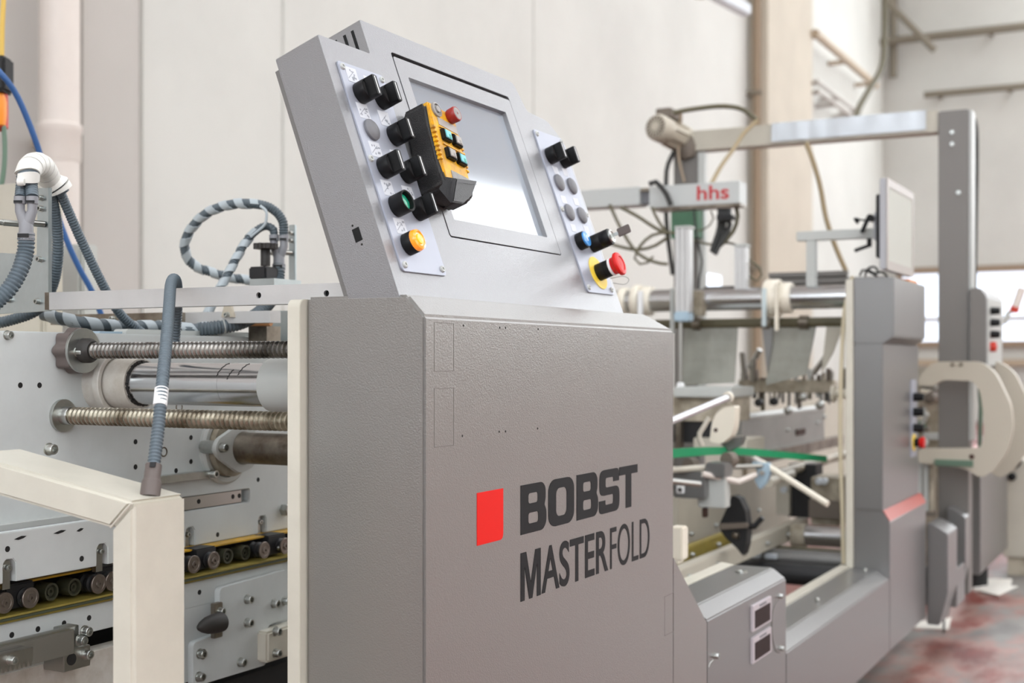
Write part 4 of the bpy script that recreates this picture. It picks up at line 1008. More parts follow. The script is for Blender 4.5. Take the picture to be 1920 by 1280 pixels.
hose_mb(arch2, 0.0095, 0.0048, 0.12).build('conduit_hose', 'conduit', c3, smooth=50)
wrp = thing('spiral_wrap', 'white spiral wrap round two arched conduits, far left', 'cable wrap', tuple(at(60, 330, D=dA)))
mid = [p.lerp(q, 0.5) for p, q in zip(arch[1:6], arch2[1:6])] + [at(103, 338, D=dA + 0.09), at(119, 362, D=dA + 0.10)]
P = smooth_path(mid, 0.003)
k_ = len(P); MB().sweep(P, [0.0140 - 0.004*max(0, (i - k_*0.55)/(k_*0.45)) for i in range(k_)], 20).build('wrap_core', 'conduit', wrp)
MB().ribbon(P[:int(k_*0.97)], 0.0166, 0.0150, 0.84, 0.0016, 18).build('wrap_band', 'wrap_white', wrp)
q = at(41, 341, D=dA - 0.02); MB().lathe(q - R_*0.006, R_, [(0.0058, 0), (0.0062, 0.006), (0.0050, 0.010)], 14).build('wrap_end', 'wrap_white', wrp)

# second bracket, further along
K2 = 2.02
k2 = thing('conduit_bracket', 'upright zinc bracket strip with Y splitter beside the control head', 'bracket', tuple(at(545, 530, Y=K2)))
q0, q1 = at(553, 421, Y=K2), at(541, 540, Y=K2)
MB().box((q1.x, K2, q1.z - 0.05), (q0.x, K2 + 0.006, q0.z)).build('bracket_plate', 'galvanised', k2, bevel=0.001)
for (x, y) in ((547, 437), (547, 451)): inst('bolt', bolt5, k2, at(x, y, Y=K2), (0, -1, 0))
ys2 = at(523, 472, Y=K2 - 0.05); dR = (ys2 - Vector((0, 0, CH))).dot(Vector((-SN, CS, 0)))
sp = thing('y_splitter', 'grey plastic Y splitter joining two conduits, next to the control head', 'conduit fitting', tuple(ys2 - Vector((0, 0, 0.04))))
y_splitter(sp, ys2, 0.0205); standoff(sp, at(546, 474, Y=K2), 0.035, 0.005); standoff(sp, at(512, 474, Y=K2 - 0.01), 0.02, 0.005)
s_top = ys2 + Vector((0, 0, 0.0205*1.5))
lp1 = [s_top + R_*0.009, at(530, 415, D=dR), at(515, 395, D=dR), at(490, 384, D=dR), at(440, 382, D=dR + 0.02), at(390, 398, D=dR + 0.05), at(356, 432, D=dR + 0.08), at(346, 466, D=dR + 0.10), at(362, 496, D=dR + 0.12), at(405, 513, D=dR + 0.14), at(455, 524, D=dR + 0.16), at(505, 526, D=dR + 0.18)]
c4 = thing('wrapped_conduit', 'large loop of conduit banded in pale spiral wrap, left of the control head', 'conduit', tuple(at(350, 480, D=dR)))
P = smooth_path(lp1, 0.0012); MB().sweep(P[::1], [0.0090*(1, 1, .86, .88)[i % 4] for i in range(len(P))], 12).build('conduit_hose', 'conduit_dark', c4)
P2 = smooth_path(lp1[3:], 0.004); MB().ribbon(P2, 0.0094, 0.034, 0.52, 0.0008, 20).build('wrap_band', 'wrap_grey', c4)
lp2 = [s_top - R_*0.009, at(512, 430, D=dR), at(500, 424, D=dR), at(484, 430, D=dR), at(462, 452, D=dR), at(440, 490, D=dR - 0.02), at(424, 520, D=dR - 0.04), at(405, 555, D=dR - 0.05), at(388, 590, D=dR - 0.06), at(374, 618, D=dR - 0.06)]
c5 = thing('wrapped_conduit', 'straighter conduit in pale spiral wrap slanting down behind the bar', 'conduit', tuple(at(405, 555, D=dR)))
P = smooth_path(lp2, 0.0012); MB().sweep(P, [0.0078*(1, 1, .86, .88)[i % 4] for i in range(len(P))], 12).build('conduit_hose', 'conduit_dark', c5)
P2 = smooth_path(lp2[3:], 0.004); MB().ribbon(P2, 0.0082, 0.030, 0.60, 0.0008, 20).build('wrap_band', 'wrap_grey', c5)
pts = [at(488, 386, D=dR - 0.012), at(499, 396, D=dR - 0.014), at(499, 412, D=dR - 0.014), at(494, 424, D=dR - 0.014), at(470, 444, D=dR - 0.012)]
tag(cable_mb(pts, 0.0028, 0.004).build('wrap_tail', 'wrap_grey'), 'loose tail of spiral wrap between the two wrapped conduits', 'cable wrap')
c6 = thing('conduit', 'thick conduit hanging from the Y splitter beside the control head', 'conduit', tuple(at(500, 590, D=dR)))
hose_mb([ys2 - Vector((0, 0, 0.025)), at(520, 528, D=dR - 0.01), at(512, 556, D=dR - 0.05), at(486, 586, D=dR - 0.1), at(448, 606, D=dR - 0.14), at(405, 614, D=dR - 0.16), at(374, 617, D=dR - 0.17)], 0.0125, 0.0060, 0.14, 16).build('conduit_hose', 'conduit_dark', c6, smooth=50)
MB().cyl(at(426, 610.5, D=dR - 0.147), at(414, 613.5, D=dR - 0.156), 0.0131, n=18).build('cable_tie', 'pale_grey_paint', c6)
lp3 = [at(82, 590, D=2.22), at(110, 596, D=2.2), at(160, 606, D=2.2), at(230, 612, D=2.25), at(300, 612, D=2.3), at(360, 617, D=2.3), at(400, 612, D=2.32)]
c7 = thing('wrapped_conduit', 'low conduit in grey spiral wrap running along under the bar', 'conduit', tuple(at(230, 612, D=2.25)))
P = smooth_path(lp3, 0.004); MB().sweep(P, [0.0100]*len(P), 12).build('conduit_hose', 'conduit_dark', c7); MB().ribbon(P, 0.0104, 0.036, 0.6, 0.001, 18).build('wrap_band', 'wrap_grey', c7)

# ------------------------------------------------------------------ behind the feeder plate
p0, p1 = at(0, 355, D=2.9), at(86, 480, D=2.9)
def px_box(name, lab, cat, x0, y0, x1, y1, Y, dep, m, bev=0.004, to_floor=False, group=None):
    a, b = at(x0, y0, Y=Y), at(x1, y1, Y=Y)
    o = MB().box((a.x, Y, 0.0 if to_floor else b.z), (b.x, Y + dep, a.z)).build(name, m, bevel=bev)
    return tag(o, lab, cat, group)
def cabinet(lab, x0, y0, x1, Y, dep, m):
    a = at(x0, y0, Y=Y); b = at(x1, y0, Y=Y)
    t_ = thing('electric_cabinet', lab, 'cabinet', ((a.x+b.x)/2, Y, 0))
    MB().box((a.x, Y, 0.0), (b.x, Y + dep, a.z)).build('cabinet_body', m, t_, bevel=0.004)
    MB().box((a.x + 0.015, Y - 0.006, 0.1), (b.x - 0.010, Y, a.z - 0.015)).build('door', m, t_, bevel=0.002)
    MB().box((b.x - 0.05, Y - 0.016, a.z - 0.55), (b.x - 0.035, Y - 0.006, a.z - 0.45)).build('handle', 'black_matt', t_)
    return t_
cabinet('taller beige-grey cabinet behind the left bracket', -120, 356, 86, 2.02, 0.05, 'beige_paint')
cabinet('lower grey cabinet just right of the taller one, behind the conduits', 60, 462, 156, 2.35, 0.05, 'pale_grey_paint')
dk = thing('machine_deck', 'low brown-grey machine deck seen under the aluminium bar', 'machine deck', (-2.0, 2.2, 0))
q = at(300, 618, X=-2.0)
MB().box((-2.2, 1.0, 0.95), (-1.73, 3.2, 1.045)).build('deck_sheet', 'beige_grimy', dk)
MB().box((-2.26, 1.0, 0.0), (-2.2, 3.2, 1.08)).build('far_side_plate', 'beige_paint', dk)
q0 = at(95, 598, Y=1.78); q1 = at(345, 590, Y=1.78)
MB().box((at(95, 600, Y=1.78).x, 1.78, at(200, 607, Y=1.78).z), (at(333, 600, Y=1.78).x, 1.80, at(200, 588, Y=1.78).z)).build('rear_bar', 'steel_worn', dk)
MB().box((at(325, 600, Y=1.80).x, 1.80, at(420, 606, Y=1.80).z), (at(506, 600, Y=1.80).x, 1.83, at(420, 584, Y=1.80).z)).build('rear_bar', 'alu', dk)
q = at(430, 588, Y=1.80); MB().prism([(q.x - 0.014, 1.795, q.z - 0.006), (q.x + 0.014, 1.795, q.z - 0.006), (q.x + 0.006, 1.795, q.z + 0.02), (q.x - 0.006, 1.795, q.z + 0.02)], (0, 0.005, 0)).build('lug', 'beige_grimy', dk)
inst('bolt', bolt5, dk, at(427, 590, Y=1.795), (0, -1, 0)); inst('bolt', bolt5, dk, at(212, 597, Y=1.78), (0, -1, 0))
a, b = at(504, 583, Y=1.95), at(552, 645, Y=1.95)
MB().box((a.x, 1.95, b.z), (b.x, 1.97, a.z)).build('blue_plate', 'galvanised', dk)
a, b = at(468, 523, Y=1.90), at(514, 534, Y=1.90)
MB().box((a.x, 1.90, b.z - 0.01), (b.x, 1.98, a.z)).build('knob_base', 'galvanised', dk)
q = at(490, 600, Y=1.86)
MB().cyl(at(452, 605, Y=1.86), at(508, 605, Y=1.86), 0.006, n=12).build('tan_roller', 'wood_tan', dk)
MB().box((at(466, 612, Y=1.86).x, 1.86, at(490, 640, Y=1.86).z), (at(500, 612, Y=1.86).x, 1.90, at(490, 611, Y=1.86).z)).build('roller_bracket', 'steel_worn', dk)
q = at(488, 512, Y=1.93)
hk = thing('adjusting_knob', 'black fluted hand knob on a square base behind the bar', 'hand knob', tuple(q))
MB().box((q.x - 0.020, 1.92, at(488, 524, Y=1.93).z), (q.x + 0.020, 1.96, at(488, 500, Y=1.93).z)).build('knob_foot', 'black_carrier', hk, bevel=0.003)
zt = at(488, 498, Y=1.93).z
MB().lathe((q.x + 0.004, 1.94, zt), (0, 0, 1), [(0.009, 0), (0.009, 0.03), (0.008, 0.032)], 16).build('stem', 'rubber', hk)
ptsk = [(q.x + 0.004 + (0.021 + 0.0022*math.cos(9*2*PI*i/72))*math.cos(2*PI*i/72), 1.94 + (0.021 + 0.0022*math.cos(9*2*PI*i/72))*math.sin(2*PI*i/72)) for i in range(72)]
zk = at(488, 462, Y=1.93).z
plate_mb([ptsk], (0, 0, 0), (1, 0, 0), (0, 1, 0), (0, 0, 1), zk - 0.004, zk + 0.006).build('grip', 'knob_brown', hk, bevel=0.0015)
# hoist pendant and hoses at the left edge
DH = 3.0
hp_ = thing('hoist_pendant', 'black and orange hoist hanging on a yellow strap at the left edge', 'hoist', tuple(at(0, 240, D=DH)))
q0, q1 = at(-30, 108, D=DH), at(18, 175, D=DH)
MB().obox((q0 + q1)/2, R_*((q1 - q0).dot(R_)/2), Vector((-SN, CS, 0))*0.03, Vector((0, 0, (q0.z - q1.z)/2))).build('hoist_head', 'black_matt', hp_, bevel=0.006)
MB().lathe(at(-8, 240, D=DH), (0, 0, 1), [(0.010, 0), (0.022, 0.006), (0.0245, 0.03), (0.0245, 0.06), (0.020, 0.078)], 20).build('hoist_body', 'hoist_orange', hp_)
MB().lathe(at(-6, 246, D=DH + 0.01), (0, 0, 1), [(0.010, 0), (0.025, 0.008), (0.0255, 0.05), (0.024, 0.10)], 20).build('hoist_shell', 'hoist_red', hp_)
MB().sweep([at(3, 108, D=DH), at(4, 50, D=DH), at(8, -30, D=DH), at(12, -200, D=DH)], [0.006]*4, 6).build('strap', 'yellow_strap', hp_)
pts = [at(7, 236, D=DH), at(9, 270, D=DH), at(8, 310, D=DH), at(2, 350, D=DH), at(-8, 380, D=DH)]
cable_mb(pts, 0.0055, 0.01).build('pendant_cable', 'green_cable', hp_)
pts = [at(-30, 110, D=2.6), at(2, 138, D=2.6), at(30, 176, D=2.62), at(55, 232, D=2.64), at(76, 292, D=2.66), at(98, 372, D=2.7), at(125, 450, D=2.72), at(150, 505, D=2.74), at(172, 545, D=2.76), at(190, 590, D=2.78)]
tag(cable_mb(pts, 0.0062, 0.02, 12).build('air_hose', 'blue_hose'), 'thin blue air hose sweeping down at the far left', 'hose')
# ------------------------------------------------------------------ right: base housings along the line
def prof(lst, Y): return [at(x, y, Y=Y) for x, y in lst]
BZ = 0.147
Y3 = at(1474, 1233, X=FX).y
bh = thing('base_housing', 'low grey base housing with two dark counter displays beside the console', 'machine housing', (FX, 2.7, 0))
P = prof([(1473, 1084), (1449, 1063.5), (1376, 1058)], Y3); P[0].x = FX
back = Vector((P[2].x, Y3, 0.0)); low = Vector((FX, Y3, 0.0))
MB().prism([low, P[0], P[1], P[2], back], (0, 2.4645 - Y3, 0)).build('housing_body', 'slate_paint', bh, bevel=0.003, smooth=14)
MB().prism([P[2] + Vector((0, 0, 0.0)), P[2] + Vector((-0.03, 0, 0.004)), P[2] + Vector((-0.03, 0, -0.3)), P[2] + Vector((0, 0, -0.3))], (0, 2.4645 - Y3, 0)).build('rear_lip', 'cream_paint', bh)
q = at(1399, 1068, Z=P[2].z); MB().lathe((P[2].x + 0.05, Y3 - 0.10, P[2].z - 0.001), (0, 0, 1), [(0.014, 0), (0.014, 0.004), (0.008, 0.0045), (0.0075, 0.002), (0.0001, 0.002)], 18).build('cap_plug', 'zinc', bh)
for (ya_, yb_) in ((1135.6, 1184.4), (1195.6, 1244.4)):
    a = at(1407.5, ya_, X=FX); b = at(1407.5, yb_, X=FX); y2 = at(1442, ya_, X=FX).y
    mt = MB().box((FX - 0.002, a.y, b.z), (FX + 0.006, y2, a.z)).build('panel_meter', 'meter_frame', bh, bevel=0.001)
    w = y2 - a.y; h_ = a.z - b.z
    MB().box((FX + 0.004, a.y + w*0.08, b.z + h_*0.10), (FX + 0.0072, y2 - w*0.10, a.z - h_*0.22)).build('display_window', 'meter_dark', mt)
    MB().box((FX + 0.004, a.y + w*0.34, a.z - h_*0.155), (FX + 0.0066, y2 - w*0.30, a.z - h_*0.075)).build('meter_tag', 'fitting', mt)
for (x, y) in ((1461, 1117), (1463, 1215), (1340, 1229)): inst('bolt', bolt6, bh, at(x, y, X=FX), (1, 0, 0))
pts = [at(1459, 1124, X=FX), at(1450, 1140, X=FX), at(1447, 1165, X=FX), at(1448, 1195, X=FX), at(1454, 1219, X=FX), at(1461, 1223, X=FX)]
cable_mb(pts, 0.0016, 0.01, 6).build('keyhole_groove', 'line_grey', bh)
cable_mb([at(1337, 1237, X=FX), at(1331, 1243, X=FX), at(1328, 1252, X=FX)], 0.0014, 0.01, 6).build('keyhole_groove', 'pale_grey_paint', bh)

Y4 = at(1668, 1085, X=FX).y
bs = thing('base_cover', 'long low grey machine base with a sloping top edge, between display housing and column', 'machine housing', (FX, 3.6, 0))
P = prof([(1668, 1085), (1646, 1068), (1594, 1063)], Y4); P[0].x = FX
MB().prism([Vector((FX, Y4, BZ)), P[0], P[1], P[2], Vector((P[2].x, Y4, BZ))], (0, Y3 + 0.001 - Y4, 0)).build('cover_body', 'slate_paint', bs, bevel=0.003, smooth=14)
MB().box((P[2].x - 0.03, Y3 + 0.001, BZ), (P[2].x - 0.001, Y4, P[2].z + 0.006)).build('rear_lip', 'cream_paint', bs)
for y_ in (3.4, 4.1): MB().cyl((-1.0, y_, 0.0), (-1.0, y_, BZ), 0.03, n=16).build('foot', 'black_matt', bs)
inst('bolt', bolt6, bs, at(1533, 1126, Z=P[2].z), (0, 0, 1)); inst('bolt', bolt6, bs, at(1622, 1071, Z=P[2].z), (0, 0, 1))

# ------------------------------------------------------------------ grey column with overhanging head
XM, XU, XB = at(1655, 700, Y=Y4).x, at(1676, 560, Y=Y4).x, at(1601, 700, Y=Y4).x
co = thing('control_column', 'tall grey control column with an overhanging top box and red-edged foot', 'machine column', (XM, Y4 + 0.3, 0))
zf_ = at(1673, 975, X=FX).z; ye_ = at(1736, 939, X=FX).y; zs_ = at(1655, 957, X=XM).z
MB().prism([(XB, Y4 + .001, BZ), (FX, Y4 + .001, BZ), (FX, Y4 + .001, zf_), (XM, Y4 + .001, zs_), (XB, Y4 + .001, zs_)], (0, ye_ - Y4, 0)).build('foot_box', 'slate_paint', co, bevel=0.003, smooth=14)
d_ = Vector((FX - XM, 0, zf_ - zs_)); nn = Vector((-(zf_ - zs_), 0, FX - XM)).normalized()
MB().prism([Vector((XM, Y4 + .001, zs_)) + nn*0.0003, Vector((FX, Y4 + .001, zf_)) + nn*0.0003, Vector((FX, Y4 + .001, zf_)) + nn*0.002, Vector((XM, Y4 + .001, zs_)) + nn*0.002], (0, ye_ - Y4, 0)).build('red_edge', 'red_tape', co)
ztop = at(1601, 521, Y=Y4).z; zov = at(1672, 630, Y=Y4).z; zov2 = at(1653, 644, Y=Y4).z; ym_ = at(1722, 700, X=XM).y
MB().box((XB, Y4, zs_), (XM, ym_, zov2)).build('column_shaft', 'slate_paint', co, bevel=0.003, smooth=14)
MB().prism([(XB, Y4 - .0005, zov2 - 0.001), (XM, Y4 - .0005, zov2 - 0.001), (XU, Y4 - .0005, zov), (XU, Y4 - .0005, ztop), (XB, Y4 - .0005, ztop)], (0, at(1735, 560, X=XU).y - Y4, 0)).build('head_box', 'slate_paint', co, bevel=0.003, smooth=14)
MB().box((XB - 0.024, Y4 - 0.012, BZ), (XB - 0.001, ym_, ztop - 0.004)).build('frame_edge', 'cream_paint', co, bevel=0.003)
MB().box((XB, Y4 - 0.0012, at(1630, 956, Y=Y4).z - 0.0012), (XM, Y4 + 0.01, at(1630, 956, Y=Y4).z + 0.0012)).build('seam', 'line_grey', co)
pb = [at(1711, y, X=XM) for y in (744, 772, 802, 829)]
bpn = MB().box((XM - 0.001, pb[0].y - 0.035, pb[3].z - 0.05), (XM + 0.004, pb[0].y + 0.05, pb[0].z + 0.06)).build('button_plate', 'plate_lilac', co)
for q in pb[:3]:
    MB().lathe(Vector((XM + 0.004, q.y, q.z)), (1, 0, 0), [(0.015, 0), (0.015, 0.016), (0.013, 0.034), (0.0001, 0.034)], 18).build('push_button', 'black_plastic', co)
g = MB().lathe(Vector((XM + 0.004, pb[3].y, pb[3].z)), (1, 0, 0), [(0.030, 0), (0.030, 0.003), (0.0001, 0.003)], 24).build('emergency_stop', 'estop_yellow', co)
MB().lathe(Vector((XM + 0.006, pb[3].y, pb[3].z)), (1, 0, 0), [(0.015, 0), (0.015, 0.018), (0.0001, 0.018)], 18).build('collar', 'black_plastic', g)
MB().lathe(Vector((XM + 0.024, pb[3].y, pb[3].z)), (1, 0, 0), [(0.016, 0), (0.020, 0.008), (0.020, 0.016), (0.0001, 0.019)], 20).build('mushroom_head', 'estop_red', g)
q = at(1704, 524, X=XU - 0.03); MB().box((XU - 0.06, q.y - 0.06, ztop), (XU - 0.02, q.y + 0.10, ztop + 0.014)).build('orange_tag', 'hoist_orange', co)
rope = [(1598, 520, 4.30), (1592, 545, 4.25), (1583, 590, 4.22), (1578, 680, 4.2), (1576, 760, 4.2), (1576, 850, 4.2), (1579, 940, 4.2), (1582, 1060, 4.2)]
tag(cable_mb(px_path(rope), 0.007, 0.02).build('hanging_strap', 'rope_cream'), 'cream cord hanging beside the pale edge of the grey column', 'cord')

# ------------------------------------------------------------------ monitor on its arm
XMn = FX; ymn0, ymn1 = at(1662, 420, X=XMn).y, at(1712, 420, X=XMn).y
zm1, zm0 = at(1662, 333, X=XMn).z, at(1662, 505, X=XMn).z
mo = thing('monitor', 'flat grey monitor with a blank pale screen on top of the column', 'monitor', (XMn, ymn0, ztop))
thk = XMn - at(1649, 420, Y=ymn0).x
MB().box((XMn - thk, ymn0, zm0), (XMn, ymn1, zm1)).build('monitor_case', 'mon_side', mo, bevel=0.003)
w = ymn1 - ymn0; h_ = zm1 - zm0
plate_mb([rrect(ymn0, zm0, ymn1, zm1, 0.004), rrect(ymn0 + w*0.05, zm0 + h_*0.10, ymn1 - w*0.05, zm1 - h_*0.09, 0.002)], (0, 0, 0), (0, 1, 0), (0, 0, 1), (1, 0, 0), XMn, XMn + 0.003).build('bezel', 'mon_bezel', mo)
MB().box((XMn, ymn0 + w*0.04, zm0 + h_*0.08), (XMn + 0.001, ymn1 - w*0.04, zm1 - h_*0.08)).build('screen', 'mon_screen', mo)
MB().box((XMn - thk - 0.018, ymn0 + 0.03, zm0 + h_*0.14), (XMn - thk, ymn1 - 0.05, zm1 - h_*0.16)).build('rear_cover', 'black_matt', mo, bevel=0.003)
ya_ = ymn0 + 0.16
xa0, xa1 = at(1493, 440, Y=ya_).x, at(1625, 440, Y=ya_).x
zaa, zab = at(1560, 431, Y=ya_).z, at(1560, 449, Y=ya_).z
ar = thing('monitor_stand', 'pale square-tube arm and post holding the monitor', 'monitor arm', (xa0, ya_, ztop))
MB().box((xa0, ya_, zab), (XMn - thk - 0.05, ya_ + 0.035, zaa)).build('arm_tube', 'pale_grey_paint', ar, bevel=0.002)
xp0, xp1 = at(1511, 470, Y=ya_).x, at(1528, 470, Y=ya_).x
MB().box((xp0, ya_ + 0.001, at(1520, 560, Y=ya_).z), (xp1, ya_ + 0.034, zab)).build('arm_post', 'pale_grey_paint', ar, bevel=0.002)
c = at(1634, 415, Y=ya_)
MB().box((XMn - thk - 0.052, ya_ - 0.005, zab - 0.01), (XMn - thk - 0.018, ya_ + 0.045, c.z + 0.03)).build('tilt_joint', 'mon_side', ar, bevel=0.004)
for (x0, y0, x1, y1, r) in ((1628, 408, 1616, 436, 0.007), (1630, 460, 1602, 470, 0.006)):
    MB().cyl(at(x0, y0, Y=ya_ - 0.02), at(x1, y1, Y=ya_ - 0.03), r, n=12).build('clamp_lever', 'black_plastic', ar)
MB().lathe(at(1631, 408, Y=ya_ - 0.025), (0, 1, 0), [(0.012, 0), (0.012, 0.03)], 14).build('lever_hub', 'black_plastic', ar)
MB().cyl(at(1630, 447, Y=ya_ - 0.015), at(1630, 463, Y=ya_ - 0.015), 0.008, n=12).build('lever_hub', 'black_plastic', ar)
MB().lathe(at(1603, 415, Y=ya_ + 0.05), (0.8, 0.2, 0.5), [(0.010, 0), (0.012, 0.006), (0.004, 0.016)], 12).build('star_grip', 'black_plastic', ar)
MB().cyl(at(1606, 411, Y=ya_ + 0.05), at(1634, 414, Y=ya_ + 0.03), 0.003, n=8).build('grip_rod', 'black_plastic', ar)
for k, pp in enumerate(([(1612, 517), (1618, 506), (1630, 510), (1645, 518)], [(1625, 504), (1640, 512), (1655, 510), (1665, 520)], [(1648, 512), (1640, 500), (1626, 505), (1622, 518)])):
    tag(cable_mb([at(x, y, D=4.32 + 0.03*k) for x, y in pp], 0.004, 0.01).build('monitor_cable', 'cable_dark'), ('left thin cable curl on top of the grey column', 'thin cable curl under the monitor on the column', 'looped thin cable behind the monitor foot')[k], 'cable')

# ------------------------------------------------------------------ gantry with motor
GYY = 5.37
ga = thing('gantry', 'tall grey gantry of two posts and a cross beam over the line', 'gantry', (-1.4, GYY, 0))
x0, x1 = at(1759, 400, Y=GYY).x, at(1816, 400, Y=GYY).x; zg = at(1790, 206, Y=GYY).z
MB().box((x0, GYY, BZ), (x1, GYY + 0.10, zg)).build('near_post', 'gantry_grey', ga, bevel=0.004)
MB().box((x1, GYY + 0.012, 0.75), (x1 + 0.012, GYY + 0.09, zg - 0.004)).build('post_cover', 'pale_grey_paint', ga)
for (x, y) in ((1785, 248), (1785, 270), (1797, 361)): inst('bolt', bolt8, ga, at(x, y, Y=GYY), (0, -1, 0))
zb1_, zb0_ = at(1700, 210, Y=GYY).z, at(1700, 251, Y=GYY).z; xl = at(1278, 260, Y=GYY).x
MB().box((xl, GYY + 0.01, zb0_), (x0, GYY + 0.09, zb1_)).build('cross_beam', 'beige_paint', ga, bevel=0.003)
xf0, xf1 = at(1446, 230, Y=GYY).x, at(1736, 230, Y=GYY).x
mb = MB(); k = 26
vs = []; rr_ = random.Random(2)
for i in range(k + 1):
    x = xf0 + (xf1 - xf0)*i/k
    for zz in (zb0_ + 0.012, (zb0_+zb1_)/2, zb1_ + 0.002): vs.append((x, GYY + 0.006 - rr_.uniform(0, 0.006), zz))
    vs.append((x, GYY + 0.05, zb1_ + 0.004))
mb.add(vs, [(4*i+j, 4*i+4+j, 4*i+5+j, 4*i+1+j) for i in range(k) for j in range(3)])
mb.build('film_sleeve', 'foil', ga)
x2, x3 = at(1263, 400, Y=GYY + .02).x, at(1312, 400, Y=GYY + .02).x
MB().box((x2, GYY + 0.02, 0), (x3, GYY + 0.09, zb0_)).build('far_post', 'gantry_grey', ga, bevel=0.003)
MB().box((x3, GYY + 0.0, 0.9), (x3 + 0.03, GYY + 0.03, zb0_ - 0.01)).build('post_rail', 'pale_grey_paint', ga)
a, b = at(1258, 383, Y=GYY - 0.06), at(1309, 445, Y=GYY - 0.06)
MB().box((a.x, GYY - 0.06, b.z), (b.x, GYY + 0.015, a.z)).build('junction_box', 'green_pcb', ga)
mc = at(1229, 237, Y=GYY - 0.18)
mo2 = thing('drive_motor', 'cream electric motor with round fan grille at the left end of the gantry', 'motor', (mc.x, GYY, mc.z - 0.05))
R0 = 0.057
ax = Vector((0.20, 1, -0.12)).normalized()
MB().lathe(mc, ax, [(R0*0.86, 0), (R0, 0.012), (R0, 0.07), (R0*0.95, 0.075), (R0*0.95, 0.20), (R0*1.05, 0.205), (R0*1.05, 0.23)], 28).build('motor_body', 'motor_cream', mo2)
MB().lathe(mc - ax*0.002, ax, [(R0*0.82, 0), (R0*0.82, 0.003), (R0*0.35, 0.0035)], 28).build('fan_grille', 'motor_dark', mo2)
MB().lathe(mc - ax*0.005, ax, [(R0*0.32, 0), (R0*0.32, 0.004), (0.0001, 0.004)], 20).build('grille_hub', 'motor_cream', mo2)
u_, v_, _ = basis(ax)
for i in range(16):
    a_ = 2*PI*i/16; dr = u_*math.cos(a_) + v_*math.sin(a_)
    MB().bar(mc + dr*R0*0.34 - ax*0.004, mc + dr*R0*0.82 - ax*0.004, 0.004, 0.003, up=ax).build('grille_bar', 'motor_cream', mo2)
for i in range(10):
    a_ = 2*PI*i/10; dr = u_*math.cos(a_) + v_*math.sin(a_)
    MB().obox(mc + ax*0.14 + dr*R0*0.98, ax*0.055, dr*0.006, dr.cross(ax)*0.0018).build('cooling_fin', 'motor_cream', mo2)
c = mc + ax*0.11 + Vector((0, 0, R0 + 0.018)); MB().obox(c, Vector((0.035, 0, 0)), ax*0.05, Vector((0, 0, 0.02))).build('terminal_box', 'motor_dark', mo2, bevel=0.004)
MB().lathe(mc + ax*0.21 + Vector((0.02, 0, -0.03)), (0.3, 0.1, -1), [(0.045, -0.04), (0.05, 0.02), (0.035, 0.06)], 20).build('gearbox', 'motor_dark', mo2)
def wire(lab, pts, r, m='cable_olive', nm='cable', cat='cable', step=0.03):
    return tag(cable_mb(px_path(pts), r, step).build(nm, m), lab, cat)
wire('dark cable arching from the motor over to the gantry beam', [(1262, 212, 5.3), (1290, 206, 5.3), (1350, 199, 5.3), (1390, 204, 5.32), (1413, 220, 5.3), (1420, 226, 5.28)], 0.010, 'cable_olive')
wire('cable slanting from the beam down to the glue unit', [(1420, 226, 5.26), (1395, 250, 5.2), (1375, 280, 5.1), (1352, 312, 4.95), (1332, 348, 4.80)], 0.0085, 'cable_brown')
wire('black cable down the left side of the far gantry post', [(1264, 284, 5.66), (1252, 310, 5.66), (1249, 340, 5.66), (1250, 420, 5.67), (1262, 520, 5.69)], 0.010, 'cable_dark')
wire('long cable hanging from the beam down behind the monitor arm', [(1512, 268, 5.32), (1524, 300, 5.3), (1538, 350, 5.3), (1548, 405, 5.3), (1562, 450, 5.3), (1576, 485, 5.3), (1588, 512, 5.3)], 0.010, 'cable_brown')
wire('dark hose curving down beside the near gantry post', [(1816, 218, 5.3), (1824, 222, 5.3), (1829, 240, 5.3), (1830, 300, 5.3), (1828, 420, 5.3), (1826, 545, 5.3)], 0.012, 'cable_dark')
wire('thin pale cord hanging over the motor end of the beam', [(1276, 208, 5.55), (1276, 236, 5.62), (1272, 290, 5.64), (1284, 345, 5.66)], 0.005, 'pipe_tan')

# switch box on the near post
a = at(1822, 540, Y=GYY - 0.02); b = at(1855, 690, Y=GYY - 0.02)
sb = thing('switch_box', 'tall grey switch box with three black buttons on the near gantry post', 'switch box', (a.x, GYY, b.z))
MB().prism([(a.x - 0.008, GYY - 0.02, b.z), (b.x - 0.012, GYY - 0.02, b.z), (b.x - 0.012, GYY - 0.02, a.z - 0.03), (b.x - 0.035, GYY - 0.02, a.z), (a.x - 0.008, GYY - 0.02, a.z)], (0, 0.5, 0)).build('box_body', 'gantry_grey', sb, bevel=0.003)
MB().box((b.x - 0.012, GYY + 0.0, b.z + 0.01), (b.x - 0.008, GYY + 0.42, a.z - 0.04)).build('button_plate', 'pale_grey_paint', sb)
for y in (583, 605, 627):
    z = at(1857, y, Y=GYY + 0.1).z
    MB().lathe((b.x - 0.008, GYY + 0.08, z), (1, 0, 0), [(0.015, 0), (0.015, 0.016), (0.013, 0.035), (0.0001, 0.035)], 16).build('push_button', 'black_plastic', sb)
z = at(1857, 650, Y=GYY + 0.1).z
MB().lathe((b.x - 0.008, GYY + 0.08, z), (1, 0, 0), [(0.020, 0), (0.020, 0.02), (0.0001, 0.025)], 16).build('stop_button', 'hoist_red', sb)

